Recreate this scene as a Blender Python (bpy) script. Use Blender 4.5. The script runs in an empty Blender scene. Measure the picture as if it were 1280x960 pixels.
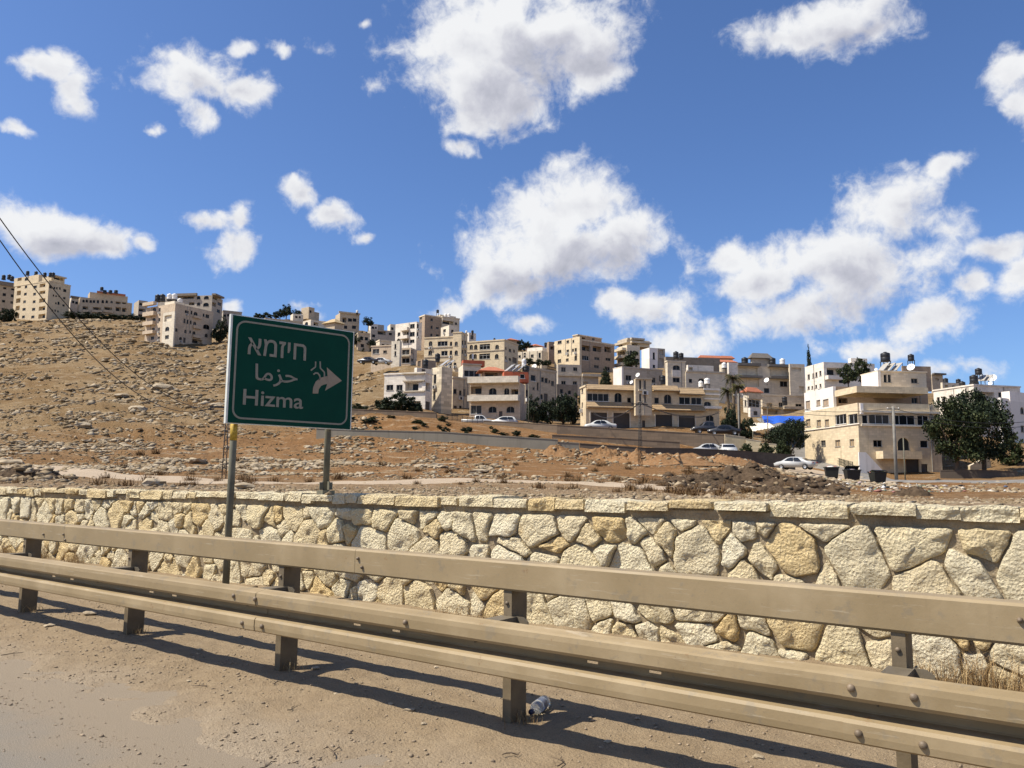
import bpy, bmesh, math, random
import numpy as np
from mathutils import Vector, Matrix, noise
random.seed(7); np.random.seed(7)
R = math.radians
scene = bpy.context.scene
COL = scene.collection

# ------------------------------------------------------------------ camera
FPX, CAMZ = 1000.0, 1.40                      # focal length in pixels of a 1280 wide picture, eye height
PITCH, ROLL = math.atan(122 / FPX), R(0.6)
cam_f = Vector((0, math.cos(PITCH), math.sin(PITCH)))
_u0 = Vector((0, -math.sin(PITCH), math.cos(PITCH))); _r0 = Vector((1, 0, 0))
cam_u = _u0 * math.cos(ROLL) - _r0 * math.sin(ROLL)
cam_r = _r0 * math.cos(ROLL) + _u0 * math.sin(ROLL)
EYE = Vector((0, 0, CAMZ))
cd = bpy.data.cameras.new('camera'); cam = bpy.data.objects.new('camera', cd); COL.objects.link(cam)
cd.sensor_width = 36; cd.lens = FPX / 1280 * 36; cd.clip_start = 0.05; cd.clip_end = 20000
m = Matrix((cam_r, cam_u, -cam_f)).transposed().to_4x4(); m.translation = EYE
cam.matrix_world = m; scene.camera = cam

# ------------------------------------------------------------------ light
SUN_EL = R(54); SUN_H = Vector((-0.982, -0.19, 0)).normalized()      # horizontal direction towards the sun
SUN_AZ = math.atan2(SUN_H.x, SUN_H.y)
sd = bpy.data.lights.new('sun', 'SUN'); sun = bpy.data.objects.new('sun', sd); COL.objects.link(sun)
sd.energy = 5.0; sd.angle = R(0.53); sd.color = (1.0, 0.93, 0.80)
to_sun = SUN_H * math.cos(SUN_EL) + Vector((0, 0, math.sin(SUN_EL)))
sun.rotation_euler = to_sun.to_track_quat('Z', 'Y').to_euler(); sun.location = (-20, -5, 30)
scene.view_settings.view_transform = 'Standard'; scene.view_settings.look = 'None'
scene.view_settings.gamma = 1; scene.view_settings.exposure = 0.45
scene.view_settings.use_curve_mapping = False
scene.cycles.use_denoising = True
scene.cycles.max_bounces = 5; scene.cycles.diffuse_bounces = 3; scene.cycles.transparent_max_bounces = 8

def ray(px, py):
    return (cam_f + cam_r * ((px - 640) / FPX) + cam_u * ((480 - py) / FPX))
def P(px, py, Y):
    d = ray(px, py); return EYE + d * (Y / d.y)
def proj(v):
    v = Vector(v) - EYE; z = v.dot(cam_f)
    return 640 + FPX * v.dot(cam_r) / z, 480 - FPX * v.dot(cam_u) / z

# world: daylight sky with fair-weather cumulus
world = bpy.data.worlds.new('World'); scene.world = world; world.use_nodes = True
def build_world():
    nt = world.node_tree; nt.nodes.clear(); N = nt.nodes.new; L = nt.links.new
    out = N('ShaderNodeOutputWorld'); bg = N('ShaderNodeBackground'); L(bg.outputs[0], out.inputs[0])
    bg.inputs[1].default_value = SKY_S
    sky = N('ShaderNodeTexSky'); sky.sky_type = 'NISHITA'; sky.sun_disc = False
    sky.sun_elevation = SUN_EL; sky.sun_rotation = SUN_AZ % (2 * math.pi)
    sky.altitude = 700; sky.air_density = 1.0; sky.dust_density = 1.5; sky.ozone_density = 3.0
    def sock(x, node, i):
        if hasattr(x, 'is_output'): L(x, node.inputs[i])
        else: node.inputs[i].default_value = x
    def M(op, a, b=0.0, c=0.0):
        n = N('ShaderNodeMath'); n.operation = op
        sock(a, n, 0); sock(b, n, 1)
        if op in ('MULTIPLY_ADD', 'SMOOTH_MAX', 'PINGPONG', 'SMOOTH_MIN'): sock(c, n, 2)
        return n.outputs[0]
    def V(op, a, b=(0, 0, 0), c=(0, 0, 0)):
        n = N('ShaderNodeVectorMath'); n.operation = op
        sock(a, n, 0); sock(b, n, 1)
        if op == 'MULTIPLY_ADD': sock(c, n, 2)
        return n.outputs['Value'] if op in ('DOT_PRODUCT', 'LENGTH') else n.outputs[0]
    def MR(x, a, b, c, d, smooth=False):
        n = N('ShaderNodeMapRange'); n.interpolation_type = 'SMOOTHSTEP' if smooth else 'LINEAR'
        sock(x, n, 0)
        for i, v in enumerate((a, b, c, d)): sock(v, n, i + 1)
        return n.outputs[0]
    tc = N('ShaderNodeTexCoord'); D = tc.outputs['Generated']
    sep = N('ShaderNodeSeparateXYZ'); L(D, sep.inputs[0])
    az = M('ARCTAN2', sep.outputs[0], sep.outputs[1])
    # the same cloud field goes on, mirrored, all round the sky
    q = math.pi / 4
    azf = M('SUBTRACT', M('PINGPONG', M('ADD', az, q + 4 * math.pi), 2 * q), q)
    el = M('ARCSINE', sep.outputs[2])
    cmb = N('ShaderNodeCombineXYZ'); L(azf, cmb.inputs[0]); L(el, cmb.inputs[1])
    p0 = cmb.outputs[0]
    # ragged edges: warp the chart with two octaves of noise taken from the true direction
    w1 = N('ShaderNodeTexNoise'); w1.inputs['Scale'].default_value = 11; w1.inputs['Detail'].default_value = 5
    L(D, w1.inputs['Vector'])
    p = V('MULTIPLY_ADD', V('SUBTRACT', w1.outputs['Color'], (.5, .5, .5)), (.085, .07, 0), p0)
    blobs = [  # x, y, radius x, radius y, weight
     (625,45,140,85,1.2),(600,115,88,62,1.1),(585,152,44,34,1),(742,88,50,34,1),(690,38,95,62,1.1),(575,196,24,15,.75),
     (1035,30,105,44,1.15),(985,50,58,24,1),(1090,38,58,42,1),
     (712,262,84,54,1.1),(640,345,78,44,1.05),(775,300,76,44,1.05),(600,362,44,24,.95),(692,318,120,54,1.15),(662,408,34,20,.85),
     (1120,268,84,62,1.1),(1062,335,105,60,1.2),(958,345,66,52,1.1),(1000,392,86,38,1.1),(1155,402,64,26,1),(1183,214,26,17,.75),(1095,430,80,16,.8),(918,318,40,24,1),
     (1256,306,42,22,1),(1214,356,26,24,.95),(1275,340,34,34,1),(1262,92,44,46,1),(1278,140,26,32,.9),
     (815,388,70,34,1),(768,380,42,26,.95),(850,420,60,24,.9),
     (247,90,72,42,1.05),(215,72,40,22,1),(240,146,22,20,.85),(300,108,32,24,.95),(308,52,16,12,.6),
     (76,92,56,23,1),(106,114,32,25,.95),(40,78,32,11,.85),
     (62,292,90,36,1.1),(110,302,44,27,1),(15,278,44,26,1),(174,298,22,9,.7),
     (292,303,36,28,.95),(255,268,30,12,.85),(296,274,22,13,.7),
     (376,242,24,21,.95),(418,266,30,19,.95),(458,293,17,11,.8),
     (558,388,32,16,.85),(450,30,10,12,.7),(394,62,24,15,.7),(345,60,20,8,.6),(10,156,20,9,.65),(193,160,11,7,.6),(470,110,22,14,.55),
     (283,382,18,14,.7),(1180,470,60,16,.55),(380,395,30,10,.6)]
    def chart(px, py):
        d = ray(px, py).normalized(); return math.atan2(d.x, d.y), math.asin(d.z)
    big = None; low = None
    for (bx, by, rx, ry, wt) in blobs:
        a0, e0 = chart(bx, by); a1, _ = chart(bx + 5, by); _, e1 = chart(bx, by - 5)
        sx = rx * CL_R * abs(a1 - a0) / 5; sy = ry * CL_R * abs(e1 - e0) / 5
        v = V('MULTIPLY_ADD', p, (1 / sx, 1 / sy, 0), (-a0 / sx, -e0 / sy, 0))
        b = M('MULTIPLY_ADD', V('LENGTH', v), -wt, wt)
        big = b if big is None else M('SMOOTH_MAX', big, b, 0.2)
        if wt >= 1.05:
            s = M('MULTIPLY', V('DOT_PRODUCT', v, (0.35 * wt, -1.0 * wt, 0)), M('MAXIMUM', b, 0.0))
            low = s if low is None else M('ADD', low, s)
    def fbm(scale, det, rough, vec, dist=0.):
        n = N('ShaderNodeTexNoise'); n.inputs['Scale'].default_value = scale; n.inputs['Detail'].default_value = det; n.inputs['Roughness'].default_value = rough
        n.inputs['Distortion'].default_value = dist; L(vec, n.inputs['Vector']); return n.outputs[0]
    off = (to_sun - Vector((0, 1, 0)) * to_sun.y).normalized() * 0.02
    n1 = fbm(17, 10, .60, D, .25); n2 = fbm(17, 6, .55, V('ADD', D, tuple(off)), .25)
    dens = M('ADD', big, M('ADD', M('MULTIPLY', M('SUBTRACT', n1, .5), 1.9), M('MULTIPLY', M('SUBTRACT', fbm(58, 7, .62, D, .5), .5), .8)))
    alpha = MR(dens, -0.02, 0.68, 0.0, 1.0, True)
    thick = MR(dens, .25, 1.15, 0, 1)
    shade = M('ADD', M('MULTIPLY', thick, .40), M('ADD', M('MULTIPLY', low, 1.15), M('MULTIPLY', M('SUBTRACT', n2, n1), 1.5)))
    ramp = N('ShaderNodeValToRGB'); L(shade, ramp.inputs[0])
    e = ramp.color_ramp.elements
    k = CL_B / SKY_S
    e[0].position = 0.0; e[0].color = (.93 * k, .94 * k, .96 * k, 1)
    e[1].position = 1.0; e[1].color = (.40 * k, .42 * k, .50 * k, 1)
    e2 = e.new(.3); e2.color = (.82 * k, .83 * k, .87 * k, 1)
    e2 = e.new(.6); e2.color = (.60 * k, .61 * k, .69 * k, 1)
    tint = N('ShaderNodeMix'); tint.data_type = 'RGBA'; tint.blend_type = 'MULTIPLY'; tint.inputs[0].default_value = 1
    L(sky.outputs[0], tint.inputs[6]); tint.inputs[7].default_value = SKY_TINT
    mx = N('ShaderNodeMix'); mx.data_type = 'RGBA'
    L(alpha, mx.inputs[0]); L(tint.outputs[2], mx.inputs[6]); L(ramp.outputs[0], mx.inputs[7])
    L(mx.outputs[2], bg.inputs[0])
SKY_TINT = (1.02, 1.26, 1.64, 1); SKY_S = 0.068; CL_R = 1.16; CL_B = 0.70
build_world()
world.cycles.sampling_method = 'MANUAL'; world.cycles.sample_map_resolution = 256

# ------------------------------------------------------------------ helpers
def tag(o, label=None, cat=None, group=None, kind=None):
    if label: o['label'] = label
    if cat: o['category'] = cat
    if group: o['group'] = group
    if kind: o['kind'] = kind
    return o
def empty(name, loc=(0, 0, 0), rz=0.0):
    o = bpy.data.objects.new(name, None); COL.objects.link(o); o.location = loc; o.rotation_euler = (0, 0, rz)
    o.empty_display_size = 0.2
    return o
def link(name, me, parent=None, loc=(0, 0, 0), rot=(0, 0, 0)):
    o = bpy.data.objects.new(name, me); COL.objects.link(o); o.location = loc; o.rotation_euler = rot
    if parent: o.parent = parent
    return o
def copy_tree(o, parent=None):
    c = o.copy(); COL.objects.link(c)
    if parent: c.parent = parent
    for ch in list(o.children): copy_tree(ch, c)
    return c
class MB:
    def __init__(self): self.v = []; self.f = []; self.s = []; self.mi = []; self.cur = 0
    def add(self, vs, fs, smooth=False):
        b = len(self.v); self.v += [tuple(x) for x in vs]
        self.f += [tuple(i + b for i in f) for f in fs]; self.s += [smooth] * len(fs); self.mi += [self.cur] * len(fs)
        return self
    def box(self, x0, y0, z0, x1, y1, z1):
        return self.add([(x0,y0,z0),(x1,y0,z0),(x1,y1,z0),(x0,y1,z0),(x0,y0,z1),(x1,y0,z1),(x1,y1,z1),(x0,y1,z1)],
                        [(0,3,2,1),(4,5,6,7),(0,1,5,4),(1,2,6,5),(2,3,7,6),(3,0,4,7)])
    def obox(self, c, ax, ay, az):
        """oriented box: centre and three half-axis vectors"""
        c = Vector(c); ax, ay, az = Vector(ax), Vector(ay), Vector(az); vs = []
        for k in (-1, 1):
            for (i, j) in ((-1,-1),(1,-1),(1,1),(-1,1)): vs.append(c + ax*i + ay*j + az*k)
        return self.add(vs, [(0,3,2,1),(4,5,6,7),(0,1,5,4),(1,2,6,5),(2,3,7,6),(3,0,4,7)])
    def tube(self, pts, rad, n=6, smooth=True, cap=True):
        pts = [Vector(p) for p in pts]; rad = rad if isinstance(rad, (list, tuple)) else [rad] * len(pts)
        rings = []
        for i, p in enumerate(pts):
            t = (pts[min(i+1, len(pts)-1)] - pts[max(i-1, 0)]).normalized()
            a = t.cross(Vector((0,0,1)) if abs(t.z) < .9 else Vector((1,0,0))).normalized(); b = t.cross(a)
            rings.append([p + (a*math.cos(2*math.pi*k/n) + b*math.sin(2*math.pi*k/n)) * rad[i] for k in range(n)])
        vs = [v for r in rings for v in r]; fs = []
        for i in range(len(pts)-1):
            for k in range(n):
                fs.append((i*n+k, (i+1)*n+k, (i+1)*n+(k+1)%n, i*n+(k+1)%n))
        self.add(vs, fs, smooth)
        if cap:
            b = len(self.v) - len(vs)
            self.f.append(tuple(b+k for k in range(n))); self.s.append(False); self.mi.append(self.cur)
            self.f.append(tuple(b+(len(pts)-1)*n+k for k in reversed(range(n)))); self.s.append(False); self.mi.append(self.cur)
        return self
    def lathe(self, prof, n=12, c=(0,0,0), smooth=True):
        vs = []; fs = []
        for (r, z) in prof:
            for k in range(n):
                a = 2*math.pi*k/n; vs.append((c[0]+r*math.cos(a), c[1]+r*math.sin(a), c[2]+z))
        for i in range(len(prof)-1):
            for k in range(n): fs.append((i*n+k, i*n+(k+1)%n, (i+1)*n+(k+1)%n, (i+1)*n+k))
        return self.add(vs, fs, smooth)
    def prism(self, poly, axis_fn, d0, d1):
        """poly: 2D outline; axis_fn(a, b, d) -> xyz"""
        n = len(poly); vs = [axis_fn(a, b, d0) for a, b in poly] + [axis_fn(a, b, d1) for a, b in poly]
        fs = [tuple(range(n))[::-1], tuple(range(n, 2*n))] + [(i, (i+1)%n, n+(i+1)%n, n+i) for i in range(n)]
        return self.add(vs, fs)
    def mesh(self, name, mats):
        me = bpy.data.meshes.new(name); me.from_pydata(self.v, [], self.f)
        if not isinstance(mats, (list, tuple)): mats = [mats]
        for mm in mats: me.materials.append(mm)
        me.polygons.foreach_set('use_smooth', self.s); me.polygons.foreach_set('material_index', self.mi)
        me.validate(); me.update(); return me
    def fix(self, me):
        bm = bmesh.new(); bm.from_mesh(me); bmesh.ops.recalc_face_normals(bm, faces=bm.faces); bm.to_mesh(me); bm.free()
    def build(self, name, mats, parent=None, loc=(0,0,0), rot=(0,0,0), fix=True):
        me = self.mesh(name, mats)
        if fix: self.fix(me)
        return link(name, me, parent, loc, rot)

# ------------------------------------------------------------------ materials
class NT:
    def __init__(self, name):
        self.m = bpy.data.materials.new(name); self.m.use_nodes = True; self.t = self.m.node_tree
        self.b = self.t.nodes['Principled BSDF']; self.t.nodes['Material Output']
    def n(self, typ, **kw):
        x = self.t.nodes.new(typ)
        for k, v in kw.items():
            if k in x.inputs: x.inputs[k].default_value = v
            else: setattr(x, k, v)
        return x
    def l(self, a, b): self.t.links.new(a, b)
    def coord(self, kind='Object'):
        if not hasattr(self, '_c'): self._c = self.n('ShaderNodeTexCoord')
        return self._c.outputs[kind]
    def pos(self):
        if not hasattr(self, '_g'): self._g = self.n('ShaderNodeNewGeometry')
        return self._g.outputs['Position']
    def noise(self, scale, detail=5, rough=.55, vec=None, dist=0):
        x = self.n('ShaderNodeTexNoise'); x.inputs['Scale'].default_value = scale
        x.inputs['Detail'].default_value = detail; x.inputs['Roughness'].default_value = rough
        x.inputs['Distortion'].default_value = dist
        self.l(vec if vec is not None else self.pos(), x.inputs['Vector']); return x.outputs[0]
    def ramp(self, fac, stops, interp='LINEAR'):
        x = self.n('ShaderNodeValToRGB'); x.color_ramp.interpolation = interp; e = x.color_ramp.elements
        e[0].position = stops[0][0]; e[0].color = tuple(stops[0][1]) + (1,)
        e[1].position = stops[-1][0]; e[1].color = tuple(stops[-1][1]) + (1,)
        for p_, c in stops[1:-1]: y = e.new(p_); y.color = tuple(c) + (1,)
        self.l(fac, x.inputs[0]); return x.outputs[0]
    def step(self, fac, a, b, lo=0., hi=1.):
        x = self.n('ShaderNodeMapRange'); x.interpolation_type = 'SMOOTHSTEP'
        self.l(fac, x.inputs[0])
        for i, v in enumerate((a, b, lo, hi)): x.inputs[i+1].default_value = v
        return x.outputs[0]
    def mix(self, fac, a, b, mode='MIX'):
        x = self.n('ShaderNodeMix'); x.data_type = 'RGBA'; x.blend_type = mode
        for i, v in ((0, fac), (6, a), (7, b)):
            if hasattr(v, 'is_output'): self.l(v, x.inputs[i])
            else: x.inputs[i].default_value = v if i == 0 else (tuple(v) + (1,))[:4]
        return x.outputs[2]
    def math(self, op, a, b=0.0):
        x = self.n('ShaderNodeMath', operation=op)
        for i, v in ((0, a), (1, b)):
            if hasattr(v, 'is_output'): self.l(v, x.inputs[i])
            else: x.inputs[i].default_value = v
        return x.outputs[0]
    def bump(self, h, strength=.5, dist=.02, prev=None):
        x = self.n('ShaderNodeBump'); x.inputs['Strength'].default_value = strength; x.inputs['Distance'].default_value = dist
        self.l(h, x.inputs['Height'])
        if prev is not None: self.l(prev, x.inputs['Normal'])
        self.l(x.outputs[0], self.b.inputs['Normal']); return x.outputs[0]
    def col(self, c):
        if hasattr(c, 'is_output'): self.l(c, self.b.inputs['Base Color'])
        else: self.b.inputs['Base Color'].default_value = tuple(c) + (1,)
    def done(self, rough=.85, metal=0., spec=None):
        if hasattr(rough, 'is_output'): self.l(rough, self.b.inputs['Roughness'])
        else: self.b.inputs['Roughness'].default_value = rough
        self.b.inputs['Metallic'].default_value = metal
        if spec is not None: self.b.inputs['Specular IOR Level'].default_value = spec
        return self.m
def varied(name, c, rough=.85, var=.25, scale=1.5, metal=0., bump=0., bscale=20, kind=None, spec=None, obj_rand=0.):
    t = NT(name); v = t.noise(scale, 6, .6, t.coord(kind) if kind else None)
    lo = tuple(x * (1 - var) for x in c); hi = tuple(min(1, x * (1 + var)) for x in c)
    cc = t.ramp(v, [(.3, lo), (.7, hi)])
    if obj_rand:
        oi = t.n('ShaderNodeObjectInfo')
        mr = t.n('ShaderNodeMapRange'); t.l(oi.outputs['Random'], mr.inputs[0]); mr.inputs[3].default_value = 1 - obj_rand; mr.inputs[4].default_value = 1 + obj_rand
        cc = t.mix(1.0, cc, mr.outputs[0], 'MULTIPLY')
    t.col(cc)
    if bump: t.bump(t.noise(bscale, 6, .6, t.coord(kind) if kind else None), bump, .02)
    return t.done(rough, metal, spec)
def masonry(name, c, bw=.6, bh=.3, var=.12, mortar=.8, dirt=.25):
    """dressed limestone courses in the building's own coordinates"""
    t = NT(name); sp = t.n('ShaderNodeSeparateXYZ'); t.l(t.coord('Object'), sp.inputs[0])
    cb = t.n('ShaderNodeCombineXYZ'); t.l(t.math('ADD', sp.outputs[0], sp.outputs[1]), cb.inputs[0]); t.l(sp.outputs[2], cb.inputs[1])
    br = t.n('ShaderNodeTexBrick'); t.l(cb.outputs[0], br.inputs['Vector'])
    for k, v in (('Scale', 1.0), ('Mortar Size', .012), ('Mortar Smooth', .3), ('Bias', 0.), ('Brick Width', bw), ('Row Height', bh)): br.inputs[k].default_value = v
    br.inputs['Color1'].default_value = tuple(x*(1-var) for x in c) + (1,)
    br.inputs['Color2'].default_value = tuple(min(1, x*(1+var)) for x in c) + (1,)
    br.inputs['Mortar'].default_value = tuple(x*mortar for x in c) + (1,)
    n1 = t.noise(.35, 5, .6)
    st = t.n('ShaderNodeMapping'); st.inputs['Scale'].default_value = (1.6, 1.6, .12); t.l(t.pos(), st.inputs[0])
    n2 = t.noise(1.0, 5, .65, st.outputs[0])
    cc = t.mix(t.step(n1, .4, .75, 0, dirt), br.outputs['Color'], tuple(x*.62 for x in c))
    cc = t.mix(t.step(n2, .52, .75, 0, dirt * 1.2), cc, tuple(x * .5 for x in (c[0]*.95, c[1]*.92, c[2]*.85)))
    t.col(cc); t.bump(br.outputs['Fac'], -.4, .03)
    return t.done(.85)
# ------------------------------------------------------------------ roadside frame: x to the right along the rail, y away from the road
TH = R(54.3); RZ = TH - math.pi / 2
RX = Vector((math.sin(TH), -math.cos(TH), 0)); RY = Vector((math.cos(TH), math.sin(TH), 0))
def rw(a, d, z=0.0): return RX * a + RY * d + Vector((0, 0, z))
def rloc(v): v = Vector(v); return v.dot(RX), v.dot(RY), v.z
def on_plane(px, py, point, normal):
    d = ray(px, py); t = (Vector(point) - EYE).dot(normal) / d.dot(normal); return EYE + d * t
def on_rail(px, py, D):                        # pixel -> (a, z) on the vertical plane at distance D
    q = on_plane(px, py, RY * D, RY); return q.dot(RX), q.z
def on_ground(px, py, z=0.03): return on_plane(px, py, (0, 0, z), Vector((0, 0, 1)))
RAIL_D, BEAM_D, WALL_D, WALL_TOP = 3.92, 3.60, 6.40, 1.21

# colours of the place
M = {}
def soil_mat(name, cols, scale=1.0, peb=True, rock=None):
    t = NT(name)
    a = t.noise(.55 * scale, 6, .6); b = t.noise(6 * scale, 6, .65); c = t.noise(45 * scale, 4, .6)
    cc = t.ramp(a, [(.3, cols[0]), (.5, cols[1]), (.72, cols[2])])
    cc = t.mix(t.step(b, .35, .72, 0, .55), cc, cols[3])
    cc = t.mix(t.step(c, .55, .75, 0, .5), cc, tuple(x * .45 for x in cols[1]))
    cc = t.mix(t.step(c, .25, .42, .35, 0), cc, tuple(min(1, x * 1.5) for x in cols[1]))
    e = t.noise(190 * scale, 3, .7)
    cc = t.mix(t.step(e, .54, .68, 0, .7), cc, tuple(x * .38 for x in cols[1])); cc = t.mix(t.step(e, .30, .44, .6, 0), cc, tuple(min(1, x * 1.7) for x in cols[1]))
    t.col(cc)
    h = t.math('ADD', t.noise(5 * scale, 8, .65), t.math('MULTIPLY', t.noise(70 * scale, 5, .6), .35))
    t.bump(h, .9, .045); return t.done(.95, spec=.12)
M['shoulder'] = soil_mat('shoulder_dirt', [(.20,.145,.088), (.255,.188,.115), (.22,.165,.105), (.32,.245,.155)])
_m = M['shoulder'].node_tree; _b = _m.nodes['Principled BSDF']; _old = _b.inputs['Base Color'].links[0].from_socket        # fine pale dust towards the carriageway
t = NT.__new__(NT); t.m = M['shoulder']; t.t = _m; t.b = _b; _sp = t.n('ShaderNodeSeparateXYZ'); t.l(t.coord('Object'), _sp.inputs[0])
_e = t.math('ADD', _sp.outputs[1], t.math('MULTIPLY', t.noise(1.3, 6, .65), 1.3)); _g = t.noise(190, 3, .75)
t.col(t.mix(t.step(_e, 3.15, 4.2, .95, 0), _old, t.ramp(_g, [(.36, (.165,.128,.088)), (.5, (.30,.238,.165)), (.64, (.45,.37,.272))])))
M['ground'] = soil_mat('bare_ground', [(.36,.27,.17), (.42,.32,.2), (.4,.3,.2), (.46,.37,.25)], .3)
t = NT('dusty_asphalt')                         # asphalt under a film of roadside dust, thicker towards the edge
sp = t.n('ShaderNodeSeparateXYZ'); t.l(t.coord('Object'), sp.inputs[0])
g = t.noise(190, 3, .75); big = t.noise(.9, 6, .6); mid = t.noise(5, 6, .65)
asp = t.ramp(g, [(.38, (.10,.09,.076)), (.5, (.245,.22,.182)), (.64, (.42,.38,.315))])
edge = t.math('ADD', t.math('MULTIPLY', t.math('SUBTRACT', sp.outputs[1], 2.0), .75), t.math('MULTIPLY', t.math('SUBTRACT', big, .5), 1.6))
cc = t.mix(t.step(edge, -.25, .42, .10, .97), asp, t.ramp(g, [(.36, (.165,.128,.088)), (.5, (.30,.238,.165)), (.64, (.45,.37,.272))]))
cc = t.mix(t.step(mid, .62, .8, 0, .45), cc, (.085,.07,.055))
t.col(cc); t.bump(g, .8, .012); M['asphalt'] = t.done(.9, spec=.2)

# big flat ground sheet, then the road and the dirt shoulder laid over it
mb = MB(); mb.add([(-4000,-4000,-.12),(4000,-4000,-.12),(4000,4000,-.12),(-4000,4000,-.12)], [(0,1,2,3)])
tag(mb.build('ground', M['ground'], fix=False), kind='structure')
mb = MB(); mb.add([(-300,-9,0),(120,-9,0),(120,3.4,0),(-300,3.4,0)], [(0,1,2,3)])
tag(mb.build('road', M['asphalt'], rot=(0,0,RZ), fix=False), kind='structure')
def shoulder_z(a, d):
    q = Vector((a, d, 0))
    rise = .050 * max(0., min(1., (d - 2.72) / 1.1)) - .045 * max(0., min(1., (2.72 - d) / .35)) + .05 * max(0, min(1, (d - 5.2) / 1.2))
    return rise + .016 * noise.noise(q * .9) + .016 * noise.noise(q * 3.1) + .007 * noise.noise(q * 9) + .0035 * noise.noise(q * 27) - .006
def grid_mesh(name, mat, As, Ds, zf, smooth=True):
    As, Ds = list(As), list(Ds); na = len(As)
    vs = [(a, d, zf(a, d)) for d in Ds for a in As]
    fs = [(j*na+i, j*na+i+1, (j+1)*na+i+1, (j+1)*na+i) for j in range(len(Ds)-1) for i in range(na-1)]
    mb = MB(); mb.add(vs, fs, smooth); return mb.mesh(name, mat)
As = list(np.arange(-60, -18, 1.0)) + list(np.arange(-18, -6, .08)) + list(np.arange(-6, 3.0, .035)) + list(np.arange(3.0, 40, 1.0))
o = link('shoulder', grid_mesh('shoulder', M['shoulder'], As, np.arange(2.2, 6.95, .045), shoulder_z), rot=(0,0,RZ)); tag(o, kind='structure')

# ------------------------------------------------------------------ stone wall
t = NT('wall_stone'); oi = t.n('ShaderNodeObjectInfo'); rnd = oi.outputs['Random']
base = t.ramp(rnd, [(0., (.84,.70,.45)), (.22, (.87,.765,.53)), (.42, (.82,.665,.40)), (.58, (.88,.785,.57)), (.72, (.85,.715,.45)), (.88, (.79,.585,.29)), (1., (.86,.735,.48))])
pv = t.n('ShaderNodeVectorMath', operation='ADD'); t.l(t.pos(), pv.inputs[0])
sc_ = t.n('ShaderNodeVectorMath', operation='SCALE'); sc_.inputs[0].default_value = (31, 17, 53); t.l(rnd, sc_.inputs['Scale']); t.l(sc_.outputs[0], pv.inputs[1])
n1 = t.noise(5, 6, .65, pv.outputs[0]); n2 = t.noise(46, 6, .7, pv.outputs[0]); n3 = t.noise(3.2, 4, .6, pv.outputs[0])
cc = t.mix(t.step(n1, .54, .72, 0, .5), base, (.60,.41,.18))
cc = t.mix(t.step(n3, .60, .78, 0, .4), cc, (.52,.45,.34))
cc = t.mix(t.step(n2, .58, .78, 0, .45), cc, (.40,.29,.16))
cc = t.mix(t.step(n2, .26, .46, .6, 0), cc, (.88,.80,.63))
t.col(cc)
vo = t.n('ShaderNodeTexVoronoi'); vo.inputs['Scale'].default_value = 42; t.l(pv.outputs[0], vo.inputs['Vector'])
h = t.math('ADD', t.math('MULTIPLY', n2, 1.5), t.math('ADD', t.math('MULTIPLY', t.noise(13, 5, .7, pv.outputs[0]), 1.1), t.math('MULTIPLY', vo.outputs['Distance'], .7)))
t.bump(h, .85, .055); M['stone'] = t.done(.95, spec=.1)
t = NT('wall_mortar'); a = t.noise(7, 6, .65); b = t.noise(40, 5, .6)
cc = t.ramp(a, [(.3, (.24,.185,.12)), (.55, (.33,.265,.175)), (.75, (.41,.335,.23))]); cc = t.mix(t.step(b, .55, .8, 0, .5), cc, (.24,.19,.13))
t.col(cc); t.bump(t.math('ADD', a, b), .7, .03); M['mortar'] = t.done(.95, spec=.1)

wall = empty('stone_wall', rw(-8, WALL_D), RZ); wall.rotation_euler = (0, -.0045, RZ)        # the crest climbs a little along the road
tag(wall, 'low retaining wall of rough cream limestone rubble along the verge behind the guardrail', 'stone wall')
WA0, WA1 = -17.5, 1.6
mb = MB()
nseg = 90
prof = [(.020, -.25), (.012, WALL_TOP - .14), (.0, WALL_TOP - .06), (.03, WALL_TOP - .025), (.50, WALL_TOP - .02), (.50, -.25)]
core = []
for i in range(nseg + 1):
    a = -75 + (WA1 + 40 + 75) * 0 + (i / nseg) * (75 + 30)
    core += [(a + 8, d, z) for d, z in prof]
k = len(prof)
mb.add(core, [(i*k+j, (i+1)*k+j, (i+1)*k+j+1, i*k+j+1) for i in range(nseg) for j in range(k-1)])
mb.build('mortar_core', M['mortar'], wall)

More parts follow.
